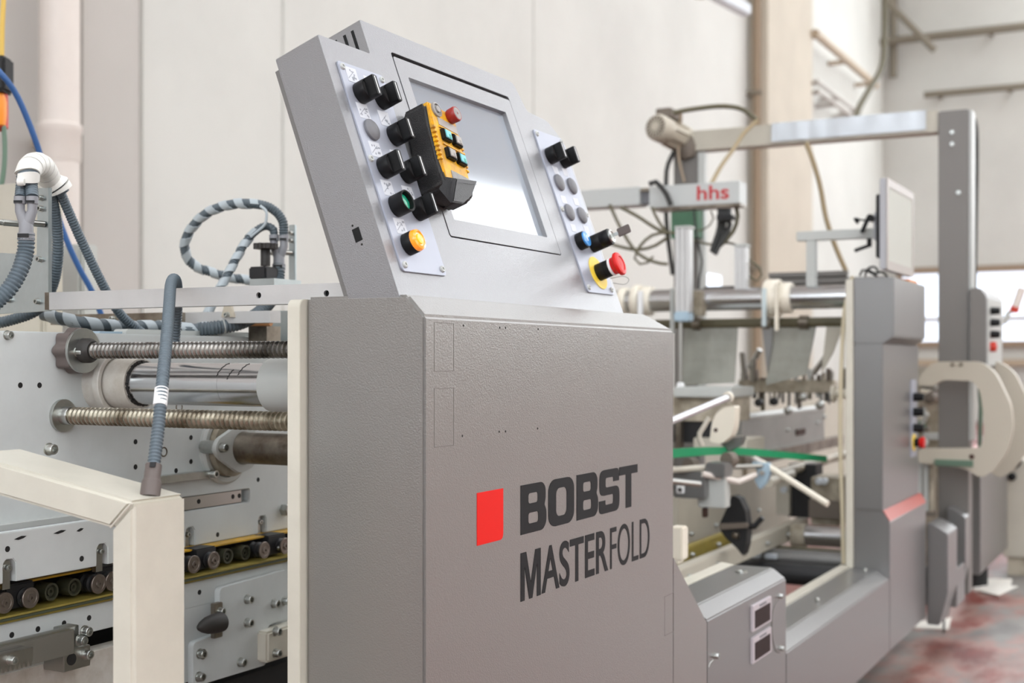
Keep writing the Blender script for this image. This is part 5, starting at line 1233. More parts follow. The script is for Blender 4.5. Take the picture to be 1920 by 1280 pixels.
# ------------------------------------------------------------------ glue unit
HY = 4.55
def ybox(t_, nm, m, x0, y0, x1, y1, Y, dep, bev=0.002):
    a, b = at(x0, y0, Y=Y), at(x1, y1, Y=Y); xm = (x0+x1)/2
    za, zb_ = at(xm, y0, Y=Y).z, at(xm, y1, Y=Y).z
    return MB().box((a.x, Y, zb_), (b.x, Y + dep, za)).build(nm, m, t_, bevel=bev)
gl = thing('glue_unit', 'pale grey glue valve box on a rail with red hhs lettering', 'glue unit', tuple(at(1300, 385, Y=HY)))
ybox(gl, 'valve_box', 'hhs_box', 1217, 344, 1386, 385, HY, 0.09)
ybox(gl, 'rail_arm', 'hhs_box', 1060, 354, 1199, 388, HY, 0.09)
ybox(gl, 'rail_coupler', 'fitting', 1197, 356, 1220, 382, HY + 0.02, 0.05)
ybox(gl, 'coupler_flange', 'steel_worn', 1199, 352, 1219, 358, HY + 0.005, 0.07)
a = at(1307, 376, Y=HY); b = at(1367, 345, Y=HY)
text_mb('hhs', 1, (a.x, HY + 0.0005, a.z), (1, 0, 0), (0, 0, 1), (0, -1, 0), 0.002, bold=0.016, width=b.x - a.x, height=b.z - a.z).build('lettering', 'hhs_red', gl, smooth=0)
ybox(gl, 'lower_trim', 'steel_worn', 1225, 385, 1388, 390, HY - 0.005, 0.08)
ybox(gl, 'connector_block', 'black_matt', 1343, 402, 1372, 412, HY - 0.02, 0.04)
for i in range(4): ybox(gl, 'connector', 'black_plastic', 1345 + i*6.5, 390, 1349 + i*6.5, 403, HY - 0.01, 0.02, 0.0)
wl_ = ['loop of olive cable slung under the glue rail, leftmost', 'second olive cable falling from the glue rail', 'cable dropping steeply from the coupler of the glue rail',
       'cable sagging to the left post from the key switch side', 'upper cable loop crossing in front of the far post', 'lower curl of cable beside the far post', 'bundle of black cables under the glue lettering, left strand', 'bundle of black cables under the glue lettering, middle strand',
       'bundle of black cables under the glue lettering, right strand', 'cable curving from the right corner of the glue box', 'thin cable running right from the bundle to the short profile', 'hanging loop of cable right of the short profile', 'dark spiral cable over the left end of the glue box', 'cable falling in front of the bright window patch', 'thin wire beside the bright window patch']
wp_ = [[(1143, 383), (1160, 420), (1180, 455), (1200, 478), (1230, 492), (1252, 495)], [(1163, 388), (1195, 405), (1225, 425), (1250, 438)], [(1222, 388), (1232, 410), (1245, 430), (1252, 440)],
       [(1140, 455), (1165, 463), (1195, 468), (1225, 462), (1252, 445)], [(1192, 475), (1205, 455), (1225, 440), (1250, 436), (1270, 437), (1300, 455)], [(1195, 470), (1190, 485), (1200, 495), (1215, 492), (1225, 480)],
       [(1350, 410), (1348, 430), (1340, 455), (1335, 470), (1345, 475)], [(1357, 410), (1355, 435), (1345, 460), (1342, 475)], [(1365, 406), (1368, 425), (1358, 445), (1345, 465), (1340, 478)],
       [(1381, 390), (1383, 410), (1374, 435), (1356, 455), (1342, 468)], [(1300, 450), (1330, 458), (1365, 455), (1395, 465)], [(1398, 480), (1415, 495), (1428, 505), (1425, 525), (1412, 525), (1402, 512)], [(1217, 345), (1226, 339), (1240, 350), (1252, 368), (1258, 385)],
       [(1300, 384), (1306, 440), (1316, 490), (1312, 515), (1310, 545)], [(1333, 395), (1338, 410), (1325, 428), (1308, 432)]]
for i, (l, pp) in enumerate(zip(wl_, wp_)):
    wire(l, [(x, y, 4.50 if i in (10, 11) and x > 1390 else 4.79 + 0.006*(i % 4)) for x, y in pp], (0.0065, 0.0065, 0.006, 0.006, 0.0055, 0.0045, 0.010, 0.011, 0.010, 0.008, 0.0045, 0.004, 0.010, 0.004, 0.003)[i], 'cable_dark' if i in (6, 7, 8, 12, 13) else 'cable_olive', 'glue_cable')

# ------------------------------------------------------------------ shafts and posts across the folding section
SY = 4.33
fs_ = thing('folding_shaft', 'thick polished cross shaft with cream collars in front of the column', 'shaft', tuple(at(1400, 575, Y=SY)))
za = at(1400, 560, Y=SY).z
X0, X1 = at(1120, 552, Y=SY).x, XB - 0.026
MB().cyl((X0, SY, za), (X1, SY, za), 0.039, n=36).build('shaft_tube', 'chrome', fs_)
def collar(x0, x1, r, m='cream_plastic'):
    a, b = at(x0, 552, Y=SY).x, at(x1, 552, Y=SY).x
    MB().lathe((a, SY, za), (1, 0, 0), [(r*0.95, 0), (r, 0.004), (r, b - a - 0.004), (r*0.95, b - a)], 32).build('shaft_collar', m, fs_)
for x0, x1, r in ((1165, 1178, 0.050), (1190, 1204, 0.058), (1206, 1224, 0.052), (1437, 1464, 0.064), (1466, 1486, 0.052), (1272, 1282, 0.060)): collar(x0, x1, r, 'cream_plastic' if x0 != 1272 else 'beige_paint')
for x0, x1, y0, y1, m in ((1195, 1203, 545, 600, 'label_white'), (1256, 1262, 540, 625, 'pale_grey_paint'), (1428, 1436, 540, 612, 'galvanised'), (1452, 1458, 530, 620, 'cream_plastic')):
    ybox(fs_, 'guide_strip', m, x0, y0, x1, y1, SY - 0.07, 0.02)
ybox(fs_, 'shaft_carriage', 'beige_grimy', 1290, 545, 1316, 592, SY - 0.06, 0.05, 0.004)
ybox(fs_, 'top_cable_duct', 'cable_dark', 1318, 536, 1400, 541, SY + 0.02, 0.03, 0.004)
t2 = thing('tie_bar', 'thin olive-brown tie bar below the polished shaft', 'bar', tuple(at(1430, 615, Y=4.40)))
zz = at(1430, 605, Y=4.40).z
MB().cyl((at(1230, 605, Y=4.40).x, 4.40, zz), (XB - 0.026, 4.40, zz), 0.0165, n=20).build('bar_rod', 'cable_olive', t2)
for x in (1300, 1430, 1500): 
    q = at(x, 605, Y=4.40); MB().lathe((q.x, 4.40, zz), (1, 0, 0), [(0.024, 0), (0.024, 0.03)], 20).build('bar_ring', 'steel_worn', t2)
def profile_post(lab, x0, x1, y0, y1, Y, m='alu', foot=None):
    t_ = thing('profile_post', lab, 'post', tuple(at((x0+x1)/2, y1, Y=Y)))
    w = (x1 - x0)
    for k in range(3): ybox(t_, 'profile_rib', m, x0 + w*k/3 + 0.6, y0, x0 + w*(k+1)/3 - 0.6, y1, Y, 0.04, 0.002)
    ybox(t_, 'profile_core', m, x0 + 1, y0 + 1, x1 - 1, y1 - 1, Y + 0.006, 0.03)
    ybox(t_, 'profile_cap', 'pale_grey_paint', x0 - 1, y0 - 5, x1 + 1, y0, Y - 0.002, 0.05)
    return t_
pp = profile_post('slotted aluminium post with a pale blue clamp, left of the folding shaft', 1265, 1293, 428, 585, 4.2)
ybox(pp, 'blue_clamp', 'blue_clamp', 1263, 584, 1290, 602, 4.19, 0.06, 0.004)
MB().cyl(at(1276, 602, Y=4.22), at(1276, 716, Y=4.22), 0.007, n=12).build('guide_rod', 'steel', pp)
MB().lathe(at(1276, 736, Y=4.22), (0, 0, 1), [(0.014, 0), (0.016, 0.02), (0.011, 0.035)], 14).build('rod_nut', 'label_white', pp)
profile_post('shorter aluminium post behind the hanging cables', 1376, 1399, 462, 546, 4.31)
sl_ = thing('slatted_cover', 'grey slatted cover behind the polished shaft', 'cover', tuple(at(1515, 548, Y=4.75)))
for k in range(3): ybox(sl_, 'slat', 'gantry_grey', 1441, 509 + k*12.5, 1588, 519 + k*12.5, 4.75, 0.03)
MB().box((at(1586, 530, Y=4.76).x, 4.76, at(1580, 532, Y=4.76).z), (XB - 0.02, 4.79, at(1580, 520, Y=4.76).z)).build('cover_bracket', 'gantry_grey', sl_)
ybox(sl_, 'cover_back', 'motor_dark', 1443, 511, 1587, 545, 4.782, 0.02); ybox(sl_, 'cover_post', 'black_matt', 1513, 506, 1524, 548, 4.735, 0.012)
# smoked sheets
def sheet(lab, poly, Y, m='plexi_grey', th=0.006):
    P = [at(x, y, Y=Y) for x, y in poly]
    t_ = thing('smoked_sheet', lab, 'sheet', tuple(P[-1]))
    MB().prism(P, (0, th, 0)).build('sheet_panel', m, t_)
    for p, q in ((P[0], P[1]),): MB().bar(p.lerp(q, 0.02) + Vector((0, -0.004, 0)), p.lerp(q, 0.98) + Vector((0, -0.004, 0)), 0.006, 0.012).build('top_clip', 'steel_worn', t_)
    return t_
sheet('left smoked plastic sheet under the tie bar', [(1284, 604), (1384, 604), (1377, 718), (1276, 722)], 4.398)
sheet('right slanting smoked sheet under the tie bar', [(1448, 604), (1532, 604), (1512, 702), (1436, 722)], 4.405)
sheet('narrow beige sheet leaning by the hanging cord', [(1550, 606), (1584, 604), (1562, 662), (1540, 700)], 4.397, 'beige_paint')
sheet('dark funnel-shaped sheet between the two smoked sheets', [(1428, 604), (1449, 604), (1447, 650), (1438, 700)], 4.392, 'slate_paint')

# ------------------------------------------------------------------ folding section inside the machine
fx = thing('far_frame', 'beige far side frame of the folding section', 'machine frame', (-2.05, 5.0, 0))
MB().box((-2.10, 2.7, 0.12), (-2.05, 9.5, 0.93)).build('frame_plate', 'beige_paint', fx, bevel=0.003)
for y_ in (3.2, 4.3, 5.4, 6.5, 7.6): MB().box((-2.05, y_, 0.2), (-2.03, y_ + 0.25, 0.8)).build('frame_pocket', 'beige_grimy', fx, bevel=0.004)
for y_ in (3.0, 5.0, 7.0, 9.0): MB().box((-2.12, y_, 0.0), (-2.04, y_ + 0.12, 0.12)).build('frame_foot', 'black_matt', fx)
def ybeam(nm, lab, X, xw, x0, y0, x1, y1, hgt, m, cat='rail'):
    """beam along the line: px ends on plane X"""
    a, b = at(x0, y0, X=X), at(x1, y1, X=X); z = (a.z + b.z)/2
    t_ = thing(nm, lab, cat, (X, (a.y+b.y)/2, z - hgt))
    MB().box((X - xw, a.y, z - hgt), (X, b.y, z)).build('beam', m, t_, bevel=0.003)
    k = int((b.y - a.y)/0.25)
    for i in range(k): inst('bolt', bolt8, t_, (X, a.y + 0.12 + 0.25*i, z - hgt*0.5), (1, 0, 0))
    return t_
ybeam('lower_beam', 'long beige beam running back at the foot of the folding section', -1.25, 0.04, 1262, 1079, 1516, 966, 0.055, 'beige_paint')
ybeam('chain_guard', 'olive-yellow guide strip above the beige beam', -1.36, 0.03, 1270, 1034, 1400, 985, 0.05, 'belt_olive')
ybeam('inner_plate', 'wide pale inner plate behind the black plough', -1.46, 0.03, 1270, 940, 1480, 870, 0.26, 'beige_paint', 'machine plate')
cv = thing('carrier_cover', 'brushed metal cover with a rolled upper edge in the folding section', 'cover', tuple(at(1460, 840, X=-1.5)))
a, b = at(1390, 786, X=-1.5), at(1546, 760, X=-1.5); z = (a.z+b.z)/2; z0_ = at(1470, 838, X=-1.5).z
MB().box((-1.53, a.y, z0_), (-1.5, b.y, z)).build('cover_sheet', 'cover_grey', cv, bevel=0.002)
MB().cyl((-1.512, a.y, z - 0.004), (-1.512, b.y, z - 0.004), 0.016, n=16).build('rolled_edge', 'pale_grey_paint', cv)
MB().box((-1.52, a.y, z0_ - 0.045), (-1.485, b.y + 0.3, z0_)).build('lower_channel', 'steel_worn', cv)
for (x, y) in ((1476, 806), (1532, 792), (1545, 781)): inst('bolt', bolt8, cv, at(x, y, X=-1.5), (1, 0, 0))
MB().box((-1.5, at(1492, 809, X=-1.5).y, at(1500, 815, X=-1.5).z), (-1.494, at(1508, 809, X=-1.5).y, at(1500, 804, X=-1.5).z)).build('cover_slot', 'hole_rust', cv)
# bracket beam with valves and levers
vb = thing('valve_rail', 'cross rail crowded with small valves and levers above the metal cover', 'machine rail', tuple(at(1470, 735, Y=4.9)))
ybox(vb, 'rail_bar', 'beige_grimy', 1384, 712, 1562, 736, 4.9, 0.05, 0.003)
rv = random.Random(9)
for i in range(20):
    x = 1388 + i*8.9 + rv.uniform(-2, 2); top = rv.uniform(690, 712); w = rv.uniform(3, 8)
    ybox(vb, 'valve_body', rv.choice(['steel', 'beige_grimy', 'motor_dark', 'pale_grey_paint', 'steel_worn']), x, top, x + w, 714, 4.89 + rv.uniform(0, .04), 0.03, 0.002)
for i in range(18):
    x = 1390 + i*9.7 + rv.uniform(-3, 3); L_ = rv.uniform(744, 772); w = rv.uniform(2.5, 7)
    ybox(vb, 'valve_stem', rv.choice(['steel', 'motor_dark', 'cable_olive', 'pale_grey_paint', 'black_carrier', 'cable_dark']), x, 735, x + w, L_, 4.88 + rv.uniform(0, .05), 0.02, 0.002)
    if i % 3 == 0: MB().lathe(at(x + 3, L_, Y=4.9), (0, -1, 0), [(0.016, 0), (0.016, 0.02), (0.008, 0.024)], 12).build('valve_wheel', rv.choice(['cream_plastic', 'black_carrier', 'steel']), vb)
for (x0, y0, x1, y1) in ((1525, 700, 1552, 664), (1405, 690, 1425, 655), (1396, 712, 1391, 660), (1412, 712, 1414, 672)):
    MB().cyl(at(x0, y0, Y=4.88), at(x1, y1, Y=4.86), 0.011, n=12).build('lever', 'steel', vb)
ybox(vb, 'drop_leg', 'galvanised', 1376, 722, 1388, 765, 4.88, 0.02); ybox(vb, 'drop_leg', 'beige_grimy', 1388, 736, 1396, 830, 4.9, 0.03)
bo = thing('cream_spool', 'cream plastic spool beside the hanging cord', 'spool', tuple(at(1572, 745, Y=4.6)))
q = at(1560, 738, Y=4.6); MB().lathe(q, (1, 0, 0), [(0.030, 0), (0.030, 0.012), (0.016, 0.014), (0.016, 0.045), (0.020, 0.047), (0.020, 0.055)], 24).build('spool_body', 'cream_plastic', bo)
MB().cyl(q - Vector((0.01, 0, 0)), Vector((XB - 0.02, q.y, q.z)), 0.006, n=10).build('spool_axle', 'steel', bo)
ybox(bo, 'spool_arm', 'motor_dark', 1578, 690, 1588, 745, 4.62, 0.03)
# left block: grey side drum and cream lever bracket
ds = thing('side_channel', 'grey channel with a dark slot at the console side of the folding section', 'machine part', tuple(at(1310, 840, Y=3.9)))
ybox(ds, 'channel_top', 'pale_grey_paint', 1262, 726, 1372, 745, 4.1, 0.25, 0.004); ybox(ds, 'channel_web', 'beige_grimy', 1262, 744, 1372, 790, 4.14, 0.2); ybox(ds, 'channel_slot', 'black_carrier', 1262, 788, 1345, 830, 4.16, 0.15)
ybox(ds, 'channel_post', 'steel_worn', 1266, 790, 1276, 845, 4.1, 0.03); ybox(ds, 'channel_foot', 'beige_paint', 1300, 822, 1400, 846, 4.12, 0.2)
cb = thing('lever_bracket', 'curved cream lever bracket below the chrome rod', 'bracket', tuple(at(1350, 832, Y=3.7)))
def fplate(poly, Y, th, m, t_, nm, bev=0.002, r=0.0):
    P2 = [(at(x, y, Y=Y).x, at(x, y, Y=Y).z) for x, y in poly]
    if r: P2 = round_poly(P2, r)
    return plate_mb([P2], (0, Y, 0), (1, 0, 0), (0, 0, 1), (0, 1, 0), 0, th).build(nm, m, t_, bevel=bev)
fplate([(1330, 828), (1334, 795), (1342, 775), (1356, 764), (1378, 760), (1376, 800), (1370, 818), (1352, 832)], 3.7, 0.05, 'cream_plastic', cb, 'bracket_body', 0.006, 0.01)
MB().lathe(at(1342, 806, Y=3.699), (0, -1, 0), [(0.006, -0.002), (0.006, 0.001)], 12).build('bracket_hole', 'hole_rust', cb)
MB().sweep(px_path([(1330, 782, 3.65), (1322, 796, 3.65), (1312, 812, 3.65), (1311, 822, 3.65), (1317, 836, 3.65)]), [0.007]*5, 10).build('bent_lever', 'beige_paint', cb)
fplate([(1350, 832), (1362, 822), (1392, 818), (1388, 834), (1366, 846)], 3.75, 0.04, 'slate_paint', cb, 'bracket_shoe')
def rod(nm, lab, pts, r, m, cap=None, cat='rod'):
    P = px_path(pts); t_ = thing(nm, lab, cat, tuple(min(P, key=lambda p: p.z)))
    for a, b in zip(P, P[1:]): MB().cyl(a, b, r, n=16).build('rod_bar', m, t_)
    for p in P[1:-1]: MB().lathe(p - Vector((0, 0, r)), (0, 0, 1), [(r*0.4, 0), (r, r*0.5), (r, r*1.5), (r*0.4, 2*r)], 14).build('rod_bend', m, t_)
    if cap:
        d_ = (P[-1] - P[-2]).normalized(); MB().lathe(P[-1], d_, [(r*1.5, 0), (r*1.6, 0.006), (r*1.2, 0.012)], 18).build('rod_cap', cap, t_)
    return t_
rod('guide_rod', 'chrome rod with a cream end cap pointing up to the right', [(1245, 795, 3.0), (1364, 745, 3.3)], 0.0095, 'chrome', 'cream_plastic')
rod('guide_rod', 'long cream rod slanting down to the right under the green strap', [(1430, 868, 4.02), (1552, 945, 3.85)], 0.0095, 'cream_plastic')
rod('guide_rod', 'upper stub of the slanting rod through the pale clamp', [(1394, 846, 4.05), (1442, 875, 4.01)], 0.008, 'pipe_white')
rod('guide_rod', 'level steel rod leading to the pale clamp', [(1348, 876, 3.9), (1434, 873, 4.01)], 0.0075, 'steel')
rod('guide_rod', 'bent beige rod below the level steel rod', [(1316, 888, 3.7), (1384, 903, 3.75), (1416, 890, 4.0)], 0.0085, 'pipe_white')
rod('guide_rod', 'short steel rod sticking out past the console edge', [(1240, 900, 3.4), (1312, 908, 3.45)], 0.0085, 'steel')
rod('guide_rod', 'short beige rod just under the green strap by the console', [(1240, 882, 3.68), (1330, 876, 3.74)], 0.009, 'beige_paint')
rod('guide_tube', 'thick grey tube running back under the green strap', [(1430, 896, 4.3), (1512, 872, 4.9), (1590, 850, 5.6)], 0.018, 'beige_grimy')
rod('guide_tube', 'second grey tube beneath, behind the slanting rod', [(1440, 905, 4.2), (1484, 888, 4.5)], 0.016, 'beige_paint')
P = smooth_path(px_path([(1235, 852, 3.6), (1300, 847, 3.75), (1360, 845, 3.9), (1400, 847, 4.0), (1470, 853, 4.15), (1548, 860, 4.35)]), 0.03)
sg = thing('green_strap', 'bright green flat strap stretched across the folding section', 'strap', tuple(P[0]))
for i in range(len(P) - 1):
    pass
mb = MB(); vs = []; fs = []
for i, p in enumerate(P):
    w_ = 0.0125 - 0.003*i/len(P)
    vs += [p + Vector((0.004, 0.004, w_)), p + Vector((0.004, 0.004, -w_)), p + Vector((-0.006, 0.004, -w_)), p + Vector((-0.006, 0.004, w_))]
for i in range(len(P) - 1):
    for j in range(4): fs.append((4*i+j, 4*i+(j+1) % 4, 4*i+4+(j+1) % 4, 4*i+4+j))
fs += [(3, 2, 1, 0), tuple(len(vs) - 4 + j for j in range(4))]
mb.add(vs, fs).build('strap_band', 'green_belt', sg)
blk = thing('guide_block', 'grey guide block holding the short rods beside the console', 'machine part', tuple(at(1330, 950, Y=3.55)))
ybox(blk, 'block_body', 'slate_paint', 1322, 868, 1358, 895, 3.55, 0.08, 0.004); ybox(blk, 'block_plate', 'pale_grey_paint', 1308, 893, 1359, 952, 3.57, 0.05, 0.003)
ybox(blk, 'block_arm', 'slate_paint', 1262, 884, 1320, 934, 3.53, 0.05, 0.003); ybox(blk, 'label_plate', 'label_white', 1268, 909, 1282, 925, 3.522, 0.008)
MB().lathe(at(1275, 918, Y=3.52), (0, -1, 0), [(0.006, -0.001), (0.006, 0.002)], 14).build('label_dot', 'cable_dark', blk)
for x, y in ((1290, 873), (1362, 862)): MB().lathe(at(x, y, Y=3.62), (0.3, 1, 0), [(0.022, 0), (0.022, 0.03), (0.012, 0.034)], 22).build('pulley', 'motor_dark', blk)
ybox(blk, 'drop_lug', 'hole_rust', 1316, 952, 1324, 970, 3.59, 0.02)
ck = thing('pale_clamp', 'pale blue-grey clamp gripping the slanting rod', 'clamp', tuple(at(1430, 905, Y=3.9)))
fplate([(1408, 866), (1440, 868), (1446, 880), (1436, 905), (1424, 918), (1414, 900), (1420, 884)], 3.9, 0.03, 'blue_clamp', ck, 'clamp_body')
MB().lathe(at(1430, 886, Y=3.9), (0, -1, 0), [(0.008, 0), (0.008, 0.01)], 12).build('clamp_screw', 'steel', ck)
pg = thing('plough_shoe', 'dark pointed plough shoe with a side handle, centre of the folding section', 'machine part', tuple(at(1380, 1038, Y=3.75)))
fplate([(1372, 928), (1386, 934), (1397, 958), (1401, 990), (1399, 1020), (1393, 1042), (1380, 1026), (1362, 1010), (1350, 994), (1349, 982), (1360, 958)], 3.75, 0.05, 'black_carrier', pg, 'shoe_body', 0.004, 0.006)
fplate([(1348, 982), (1400, 980), (1400, 990), (1350, 993)], 3.735, 0.02, 'motor_dark', pg, 'shoe_ledge')
MB().cyl(at(1398, 986, Y=3.77), at(1416, 986, Y=3.77), 0.009, n=12).build('handle_stub', 'black_carrier', pg); MB().cyl(at(1414, 987, Y=3.77), at(1430, 970, Y=3.77), 0.008, n=12).build('handle_grip', 'black_carrier', pg)
MB().lathe(at(1380, 1003, Y=3.748), (0, -1, 0), [(0.012, 0), (0.009, 0.012), (0.0001, 0.014)], 14).build('shoe_boss', 'steel_worn', pg)
mg = thing('gear_block', 'dark gear block at the foot of the column, behind the cream rod', 'machine part', tuple(at(1545, 985, Y=4.6)))
ybox(mg, 'block_body', 'beige_grimy', 1520, 895, 1574, 985, 4.62, 0.2, 0.004); ybox(mg, 'block_gap', 'black_carrier', 1478, 870, 1530, 970, 4.75, 0.1); ybox(mg, 'red_cover', 'motor_dark', 1516, 938, 1574, 972, 4.60, 0.02)
for x, y in ((1536, 902), (1546, 902), (1470, 918)): MB().lathe(at(x, y, Y=4.58), (0, -1, 0), [(0.012, -0.01), (0.012, 0.01), (0.0001, 0.012)], 14).build('cap_screw', 'foil', mg)
ybox(mg, 'side_stay', 'beige_paint', 1455, 900, 1480, 965, 4.72, 0.04)
for lab, y, r, Y, m, x0 in (('polished lower roller near the floor beside the column', 1005, 0.036, 4.50, 'chrome', 1512), ('dark cross roller under the polished lower roller', 1050, 0.030, 4.3, 'slate_paint', 1300), ('lowest dark cross roller behind the base cover', 1080, 0.034, 4.20, 'black_carrier', 1330)):
    t_ = thing('cross_roller', lab, 'roller', tuple(at(1500, y + 20, Y=Y))); zz = at(1540, y, Y=Y).z
    MB().cyl((at(x0, y, Y=Y).x, Y, zz), (XB - 0.03, Y, zz), r, n=28).build('roller_tube', m, t_)
    MB().cyl((at(x0 - 26, y, Y=Y).x, Y, zz), (at(x0, y, Y=Y).x, Y, zz), r*1.15, n=24).build('roller_collar', 'beige_grimy', t_)
t_ = thing('cross_tie', 'olive cross tie above the dark rollers', 'bar', tuple(at(1480, 1035, Y=4.36)))
zz = at(1500, 1032, Y=4.36).z; MB().box((at(1400, 1032, Y=4.36).x, 4.36, zz - 0.012), (XB - 0.03, 4.40, zz + 0.008)).build('tie_bar_body', 'cable_olive', t_)
for x0, x1, y in ((1370, 1389, 1039), (1398, 1424, 1041), (1433, 1455, 1043)): ybox(t_, 'highlight_plate', 'foil', x0, y - 5, x1, y + 5, 4.25, 0.02, 0.003)  # pale plates standing for blue-white highlights along the dark rollers
cs_ = thing('cream_stop', 'small cream block just past the console edge', 'block', tuple(at(1270, 1048, Y=2.75)))
ybox(cs_, 'block_body', 'cream_plastic', 1255, 988, 1279, 1050, 2.75, 0.04, 0.003); ybox(cs_, 'block_foot', 'cream_plastic', 1240, 1046, 1272, 1056, 2.752, 0.036)
pan_ = thing('floor_dark_sheet', 'dark sheet for the darkness low inside the machine under the rollers', 'tray', (-1.5, 4.0, 0.0))
MB().box((-2.03, 2.6, 0.06), (-1.02, 5.3, 0.09)).build('dark_sheet', 'motor_dark', pan_); MB().box((-2.03, 2.6, 0.0), (-1.95, 5.3, 0.06)).build('sheet_leg', 'black_matt', pan_); MB().box((-1.12, 2.6, 0.0), (-1.05, 5.3, 0.06)).build('sheet_leg', 'black_matt', pan_)  # dark sheet laid over the red floor for the darkness at floor level

# ------------------------------------------------------------------ beyond the column
XG = -0.78
st1 = thing('low_housing', 'small grey machine base with a pale sloping top, just beyond the column', 'machine housing', (XG, 5.0, 0))
YA = at(1777, 1000, X=XG).y; zA = at(1777, 1001, X=XG).z
def bevelbox(t_, X, Yn, z, xin, dep, m, zb_=BZ):
    MB().prism([(xin, Yn, zb_), (X - 0.03, Yn, zb_), (X, Yn, zb_ + 0.12), (X, Yn, z), (X - 0.05, Yn, z + 0.03), (xin, Yn, z + 0.034)], (0, dep, 0)).build('housing_body', m, t_, bevel=0.003, smooth=14)
bevelbox(st1, XG, YA, zA, at(1738, 1000, Y=YA).x, 0.21, 'slate_paint', 0.115)
MB().box((XG - 0.12, YA + 0.21, BZ), (XG - 0.001, YA + 0.40, at(1800, 1062, X=XG).z)).build('low_step', 'slate_paint', st1, bevel=0.003)
st2 = thing('low_housing', 'narrow grey machine base standing right behind the small sloping one', 'machine housing', (XG, 5.6, 0))
YB_ = YA + 0.405; bevelbox(st2, XG, YB_, at(1809, 970, X=XG).z, at(1776, 975, Y=YB_).x, GYY - 0.005 - YB_, 'slate_paint')
MB().box((XG - 0.09, YB_ + 0.04, 0), (XG - 0.088, YB_ + 0.08, BZ)).build('foot', 'black_matt', st2)
st3 = thing('rear_housing', 'tall grey housing face right of the gantry foot with red corner', 'machine housing', (-0.8, 6.0, 0))
YC_ = GYY + 0.13; a = at(1812, 880, Y=YC_)
MB().box((at(1766, 880, Y=YC_).x, YC_ + 0.38, BZ), (a.x, YC_ + 1.3, at(1812, 885, Y=YC_).z)).build('housing_body', 'slate_paint', st3, bevel=0.004)
zr_ = at(1812, 885, Y=YC_).z
MB().prism([(a.x - 0.10, YC_ + 0.38, zr_ + 0.001), (a.x, YC_ + 0.38, zr_ + 0.001), (a.x - 0.04, YC_ + 0.38, zr_ + 0.03), (a.x - 0.10, YC_ + 0.38, zr_ + 0.05)], (0, 1.1, 0)).build('red_corner', 'red_tape', st3)
MB().cyl((a.x - 0.1, YC_ + 1.0, 0), (a.x - 0.1, YC_ + 1.0, BZ + 0.01), 0.05, n=14).build('foot', 'black_matt', st3)
# cream window guards
def guard_ring(lab, Y, dx, big):
    t_ = thing('window_guard', lab, 'guard', tuple(at(1800, 890, Y=Y)))
    out_ = [(1718 + dx, 722), (1728 + dx, 700), (1750 + dx, 678), (1838 + dx, 677), (1866 + dx, 697), (1896 + dx, 760), (1900 + dx, 805), (1888 + dx, 850), (1860 + dx, 885), (1838 + dx, 897), (1812 + dx, 878), (1718 + dx, 866), (1718 + dx, 842), (1842 + dx, 840), (1846 + dx, 800), (1838 + dx, 735), (1826 + dx, 714), (1766 + dx, 712), (1750 + dx, 724)]
    inn_ = [(1752 + dx, 838), (1757 + dx, 724), (1768 + dx, 713), (1820 + dx, 712), (1834 + dx, 732), (1853 + dx, 790), (1855 + dx, 838)]
    f2 = lambda L_: [(at(x, y, Y=Y).x, at(x, y, Y=Y).z) for x, y in L_]
    plate_mb([round_poly(f2(out_), 0.03)], (0, Y, 0), (1, 0, 0), (0, 0, 1), (0, 1, 0), 0, 0.05).build('guard_plate', 'guard_cream', t_, bevel=0.004)
    return t_
g1 = guard_ring('nearer cream guard plate with a large rounded window', 5.20, 0, True)
P = px_path([(1836, 716, 5.13), (1839, 760, 5.13), (1838, 800, 5.13), (1837, 838, 5.13)]); MB().sweep(P, [0.008]*4, 8).build('window_seal', 'green_cable', g1)
q = at(1822, 856, Y=5.2); MB().lathe(q, (0, -1, 0), [(0.010, -0.001), (0.010, 0.002)], 14).build('guard_hole', 'hole_rust', g1)
for x in (1786, 1802): MB().lathe(at(x, 683, Y=5.2), (0, -1, 0), [(0.008, -0.001), (0.008, 0.004)], 12).build('guard_screw', 'rail_grey', g1)
ybox(g1, 'lower_tray', 'green_cable', 1752, 862, 1824, 874, 5.19, 0.05); 
guard_ring('farther cream guard plate, half hidden by the nearer one', 5.60, 36, False)
ll = thing('leg_bundle', 'pale upright tubes standing behind the grey column', 'tubes', tuple(at(1730, 935, Y=5.3)))
for x0, x1 in ((1719, 1728), (1731, 1740), (1742, 1750)): ybox(ll, 'upright_tube', 'pale_grey_paint' if x0 != 1742 else 'beige_grimy', x0, 868, x1, 960, 5.26, 0.03)
ybox(ll, 'tube_foot', 'motor_dark', 1716, 958, 1752, 968, 5.25, 0.05)
# far right cabinet
YR = 6.9
fc_ = thing('end_cabinet', 'beige control cabinet with a round dial at the right edge', 'cabinet', tuple(at(1905, 1040, Y=YR)))
a = at(1880, 868, Y=YR); b = at(1990, 868, Y=YR)
MB().box((a.x, YR, 0.09), (b.x, YR + 0.5, at(1900, 862, Y=YR).z)).build('cabinet_body', 'beige_paint', fc_, bevel=0.006)
MB().lathe(at(1901, 864, Y=YR), (0, -1, 0), [(0.036, -0.01), (0.036, 0.02), (0.024, 0.022), (0.024, 0.012), (0.0001, 0.012)], 24).build('dial', 'black_plastic', fc_)
MB().lathe(at(1901, 864, Y=YR - 0.012), (0, -1, 0), [(0.022, 0), (0.022, 0.002), (0.0001, 0.002)], 20).build('dial_face', 'fitting_grey', fc_)
MB().lathe(at(1898, 893, Y=YR), (0, -1, 0), [(0.020, -0.01), (0.020, 0.02), (0.0001, 0.03)], 18).build('selector_knob', 'black_plastic', fc_)
